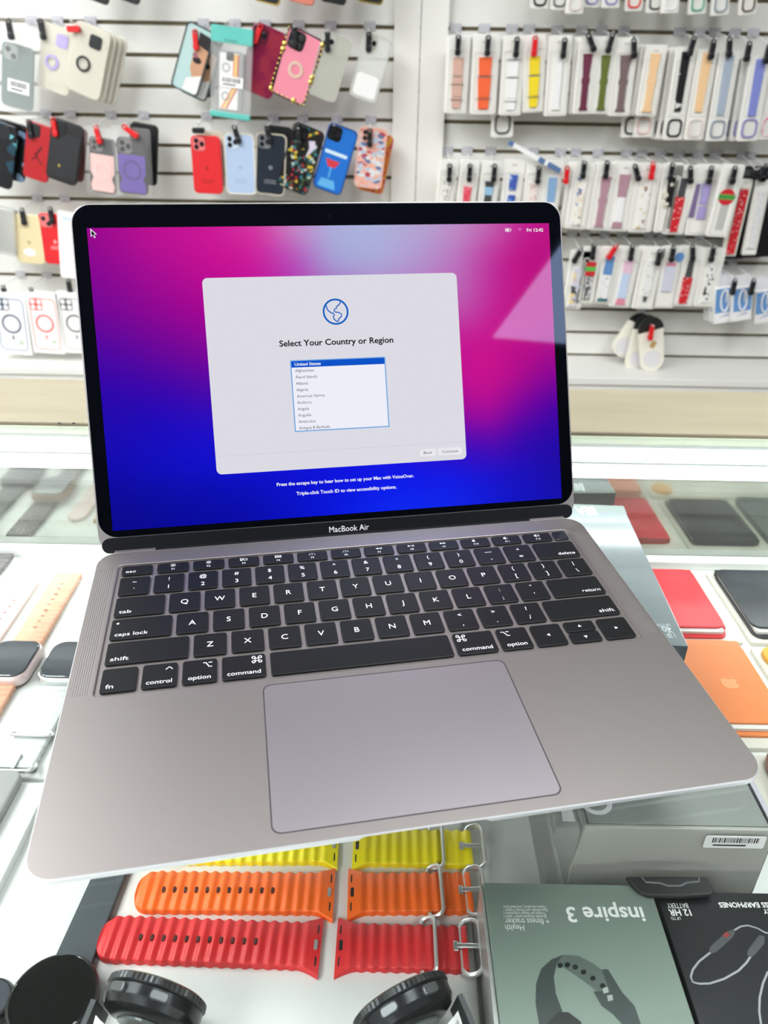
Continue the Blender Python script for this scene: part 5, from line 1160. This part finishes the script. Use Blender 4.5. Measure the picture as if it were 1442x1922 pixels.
# headphone carton right of the lid
zh = -60.0; hH = zh - ZS
t = thing('headphones_box', 'long glossy grey headphones carton beside the laptop, lettering upside down', 'box', T(103, 405, ZS) @ RZ(-2.6))
q = MB(); q.box(0, 101, 0, 195, 0, hH, .8); q.build('carton', mat('silver_grey_carton', (128, 136, 140), .16, spec=.8), t)
q = MB(); q.box(-.1, 101.1, 182, 195.1, hH - 3, hH + .05); q.build('top_band', mat('band_grey', (120, 130, 126), .2), t)
def bea(q, P):
    z = hH + .2
    flip(q, P, 'BEA', 1114, 1078, 952, 14, z, True)
    flip(q, P, 'UP TO', 1263, 1226, 1185, 12, z); flip(q, P, '40', 1258, 1240, 1176, 9, z, True); flip(q, P, 'BATTERY', 1256, 1226, 1171, 4.5, z)
face(t, zh, 'lettering', mat('pale_lettering', (206, 212, 214), .4), bea)
q = MB(); q.box(.5, 100.5, -1.2, 0, 1, hH - 1); q.build('dark_end', mat('dark_end_face', (76, 86, 92), .15, .6), t)  # end face coloured darker than the rest of the carton
# leather goods
def wallet(name, label, cat, x0, x1, y0, y1, m_, z=ZS + 4, r=8, white_ins=True, emblem=None):
    t = thing(name, label, cat, T((x0 + x1) / 2, (y0 + y1) / 2, z)); w, h = x1 - x0, y1 - y0
    q = MB(); q.prism(rrect(w, h, r, 6), 0, 2.2, .6); q.build('back_leather', m_, t)
    q = MB(); q.prism(rbox(-w / 2 + 2, w / 2 - 2.2, -h / 2 + 3.6, h / 2 - 4, 3, 4), 2.2, 5, .3); q.build('card_insert', mat('insert_white', (222, 222, 216), .5) if white_ins else mat('insert_silver', (170, 172, 172), .3, .7), t)
    q = MB(); q.prism(rbox(-w / 2 + .2, w / 2 - .2, -h / 2 + 7.2, h / 2 - .2, r, 6), 5, 7, .7); q.build('front_leather', m_, t)
    q = MB(); q.prism(rbox(-w / 2 + .3, w / 2 - .3, h / 2 - 4.4, h / 2 - .4, 1, 2), 1.6, 6.2); q.prism(rbox(w / 2 - 2.2, w / 2 - .4, -h / 2 + 8, h / 2 - 4, .5, 2), 1.6, 6); q.build('stitched_edge', m_, t)
    if emblem: emblem(t, w, h, 7.08)
    return t
wallet('card_wallet', 'red leather card wallet with a white insert in a cream tray', 'wallet', 216, 279.5, 488, 581, pat('red_leather_worn', 'noise', [(.4, (206, 34, 46)), (.7, (218, 58, 66))], 30, .4, False))
wallet('card_wallet', 'black leather card wallet with a pale slot at the right edge', 'wallet', 301, 366, 489, 582, pat('black_leather_worn', 'noise', [(.4, (34, 37, 42)), (.7, (54, 58, 64))], 35, .3, False))
def apple(t, w, h, z):
    pts = [(0, -5.2), (1.6, -5.8), (3.4, -4.8), (4.6, -2.6), (5.0, -1.0), (3.8, .4), (3.6, 2.0), (4.6, 3.4), (3.2, 4.4), (1.6, 4.2), (0, 3.6), (-1.6, 4.2), (-3.4, 4.0), (-4.8, 2.4), (-5.2, 0), (-4.6, -2.8), (-3.2, -5.0), (-1.6, -5.8)]
    P = atz(1370, 1282, ZS + 11.1); o = t.matrix_world.translation / MM; dx, dy = P.x - o.x, P.y - o.y
    q = MB(); m_ = mat('embossed_orange', (238, 156, 104), .35)
    q.M = T(dx, dy, z) @ RZ(-8); q.prism([(x * 1.25, y * 1.1) for x, y in pts], -.4, .25, .15)
    q.prism([(.2, 5.0), (1.8, 5.4), (2.6, 7.2), (1.0, 6.8)], -.4, .25); q.build('embossed_emblem', m_, t)
wallet('leather_sleeve', 'orange leather sleeve with an embossed fruit emblem, right of the laptop edge', 'sleeve', 209, 281.5, 381, 479, mat('orange_leather', (222, 128, 70), .45), emblem=apple, r=12)
slab('leather_fob', 'yellow round leather fob cut by the right edge', 'fob', 297, 318, 452, 476, ZS + 4, ZS + 8, mat('amber_leather', (220, 160, 50), .45), 10, 1)
slab('phone_case', 'brown pink rounded case at the right edge below the orange sleeve', 'phone case', 250, 322, 274, 364, ZS + 4, ZS + 14, mat('brown_pink', (150, 104, 98), .3), 12, 3)
# row of little lamps on the rear curb
q = MB()
for i in range(60):
    q.M = T(-330 + 8.4 * i, YM - 15, 1.2); q.lathe([(1.9, 0), (1.5, 1.2), (.3, 1.6)], 8)
o = q.build('led_beads', mat('led_bead', (240, 244, 244), .3, emit=(250, 252, 255), es=1.2), counter); o['kind'] = 'stuff'

# repeats of one kind carry one group
GR = {'phone case': 'phone cases hanging on the slatwall', 'package': 'watch band packs and other packs on the right slatwall', 'watch band': 'loose watch bands in the showcase', 'tray': 'trays on the showcase shelf', 'watch': 'watches in the showcase', 'wallet': 'leather wallets in the showcase', 'sleeve': 'leather sleeves in the showcase', 'box': 'cartons and boxes'}
for o in list(SC.objects):
    if o.parent is None and o.get('category') in GR and not o.get('group'): o['group'] = GR[o['category']]
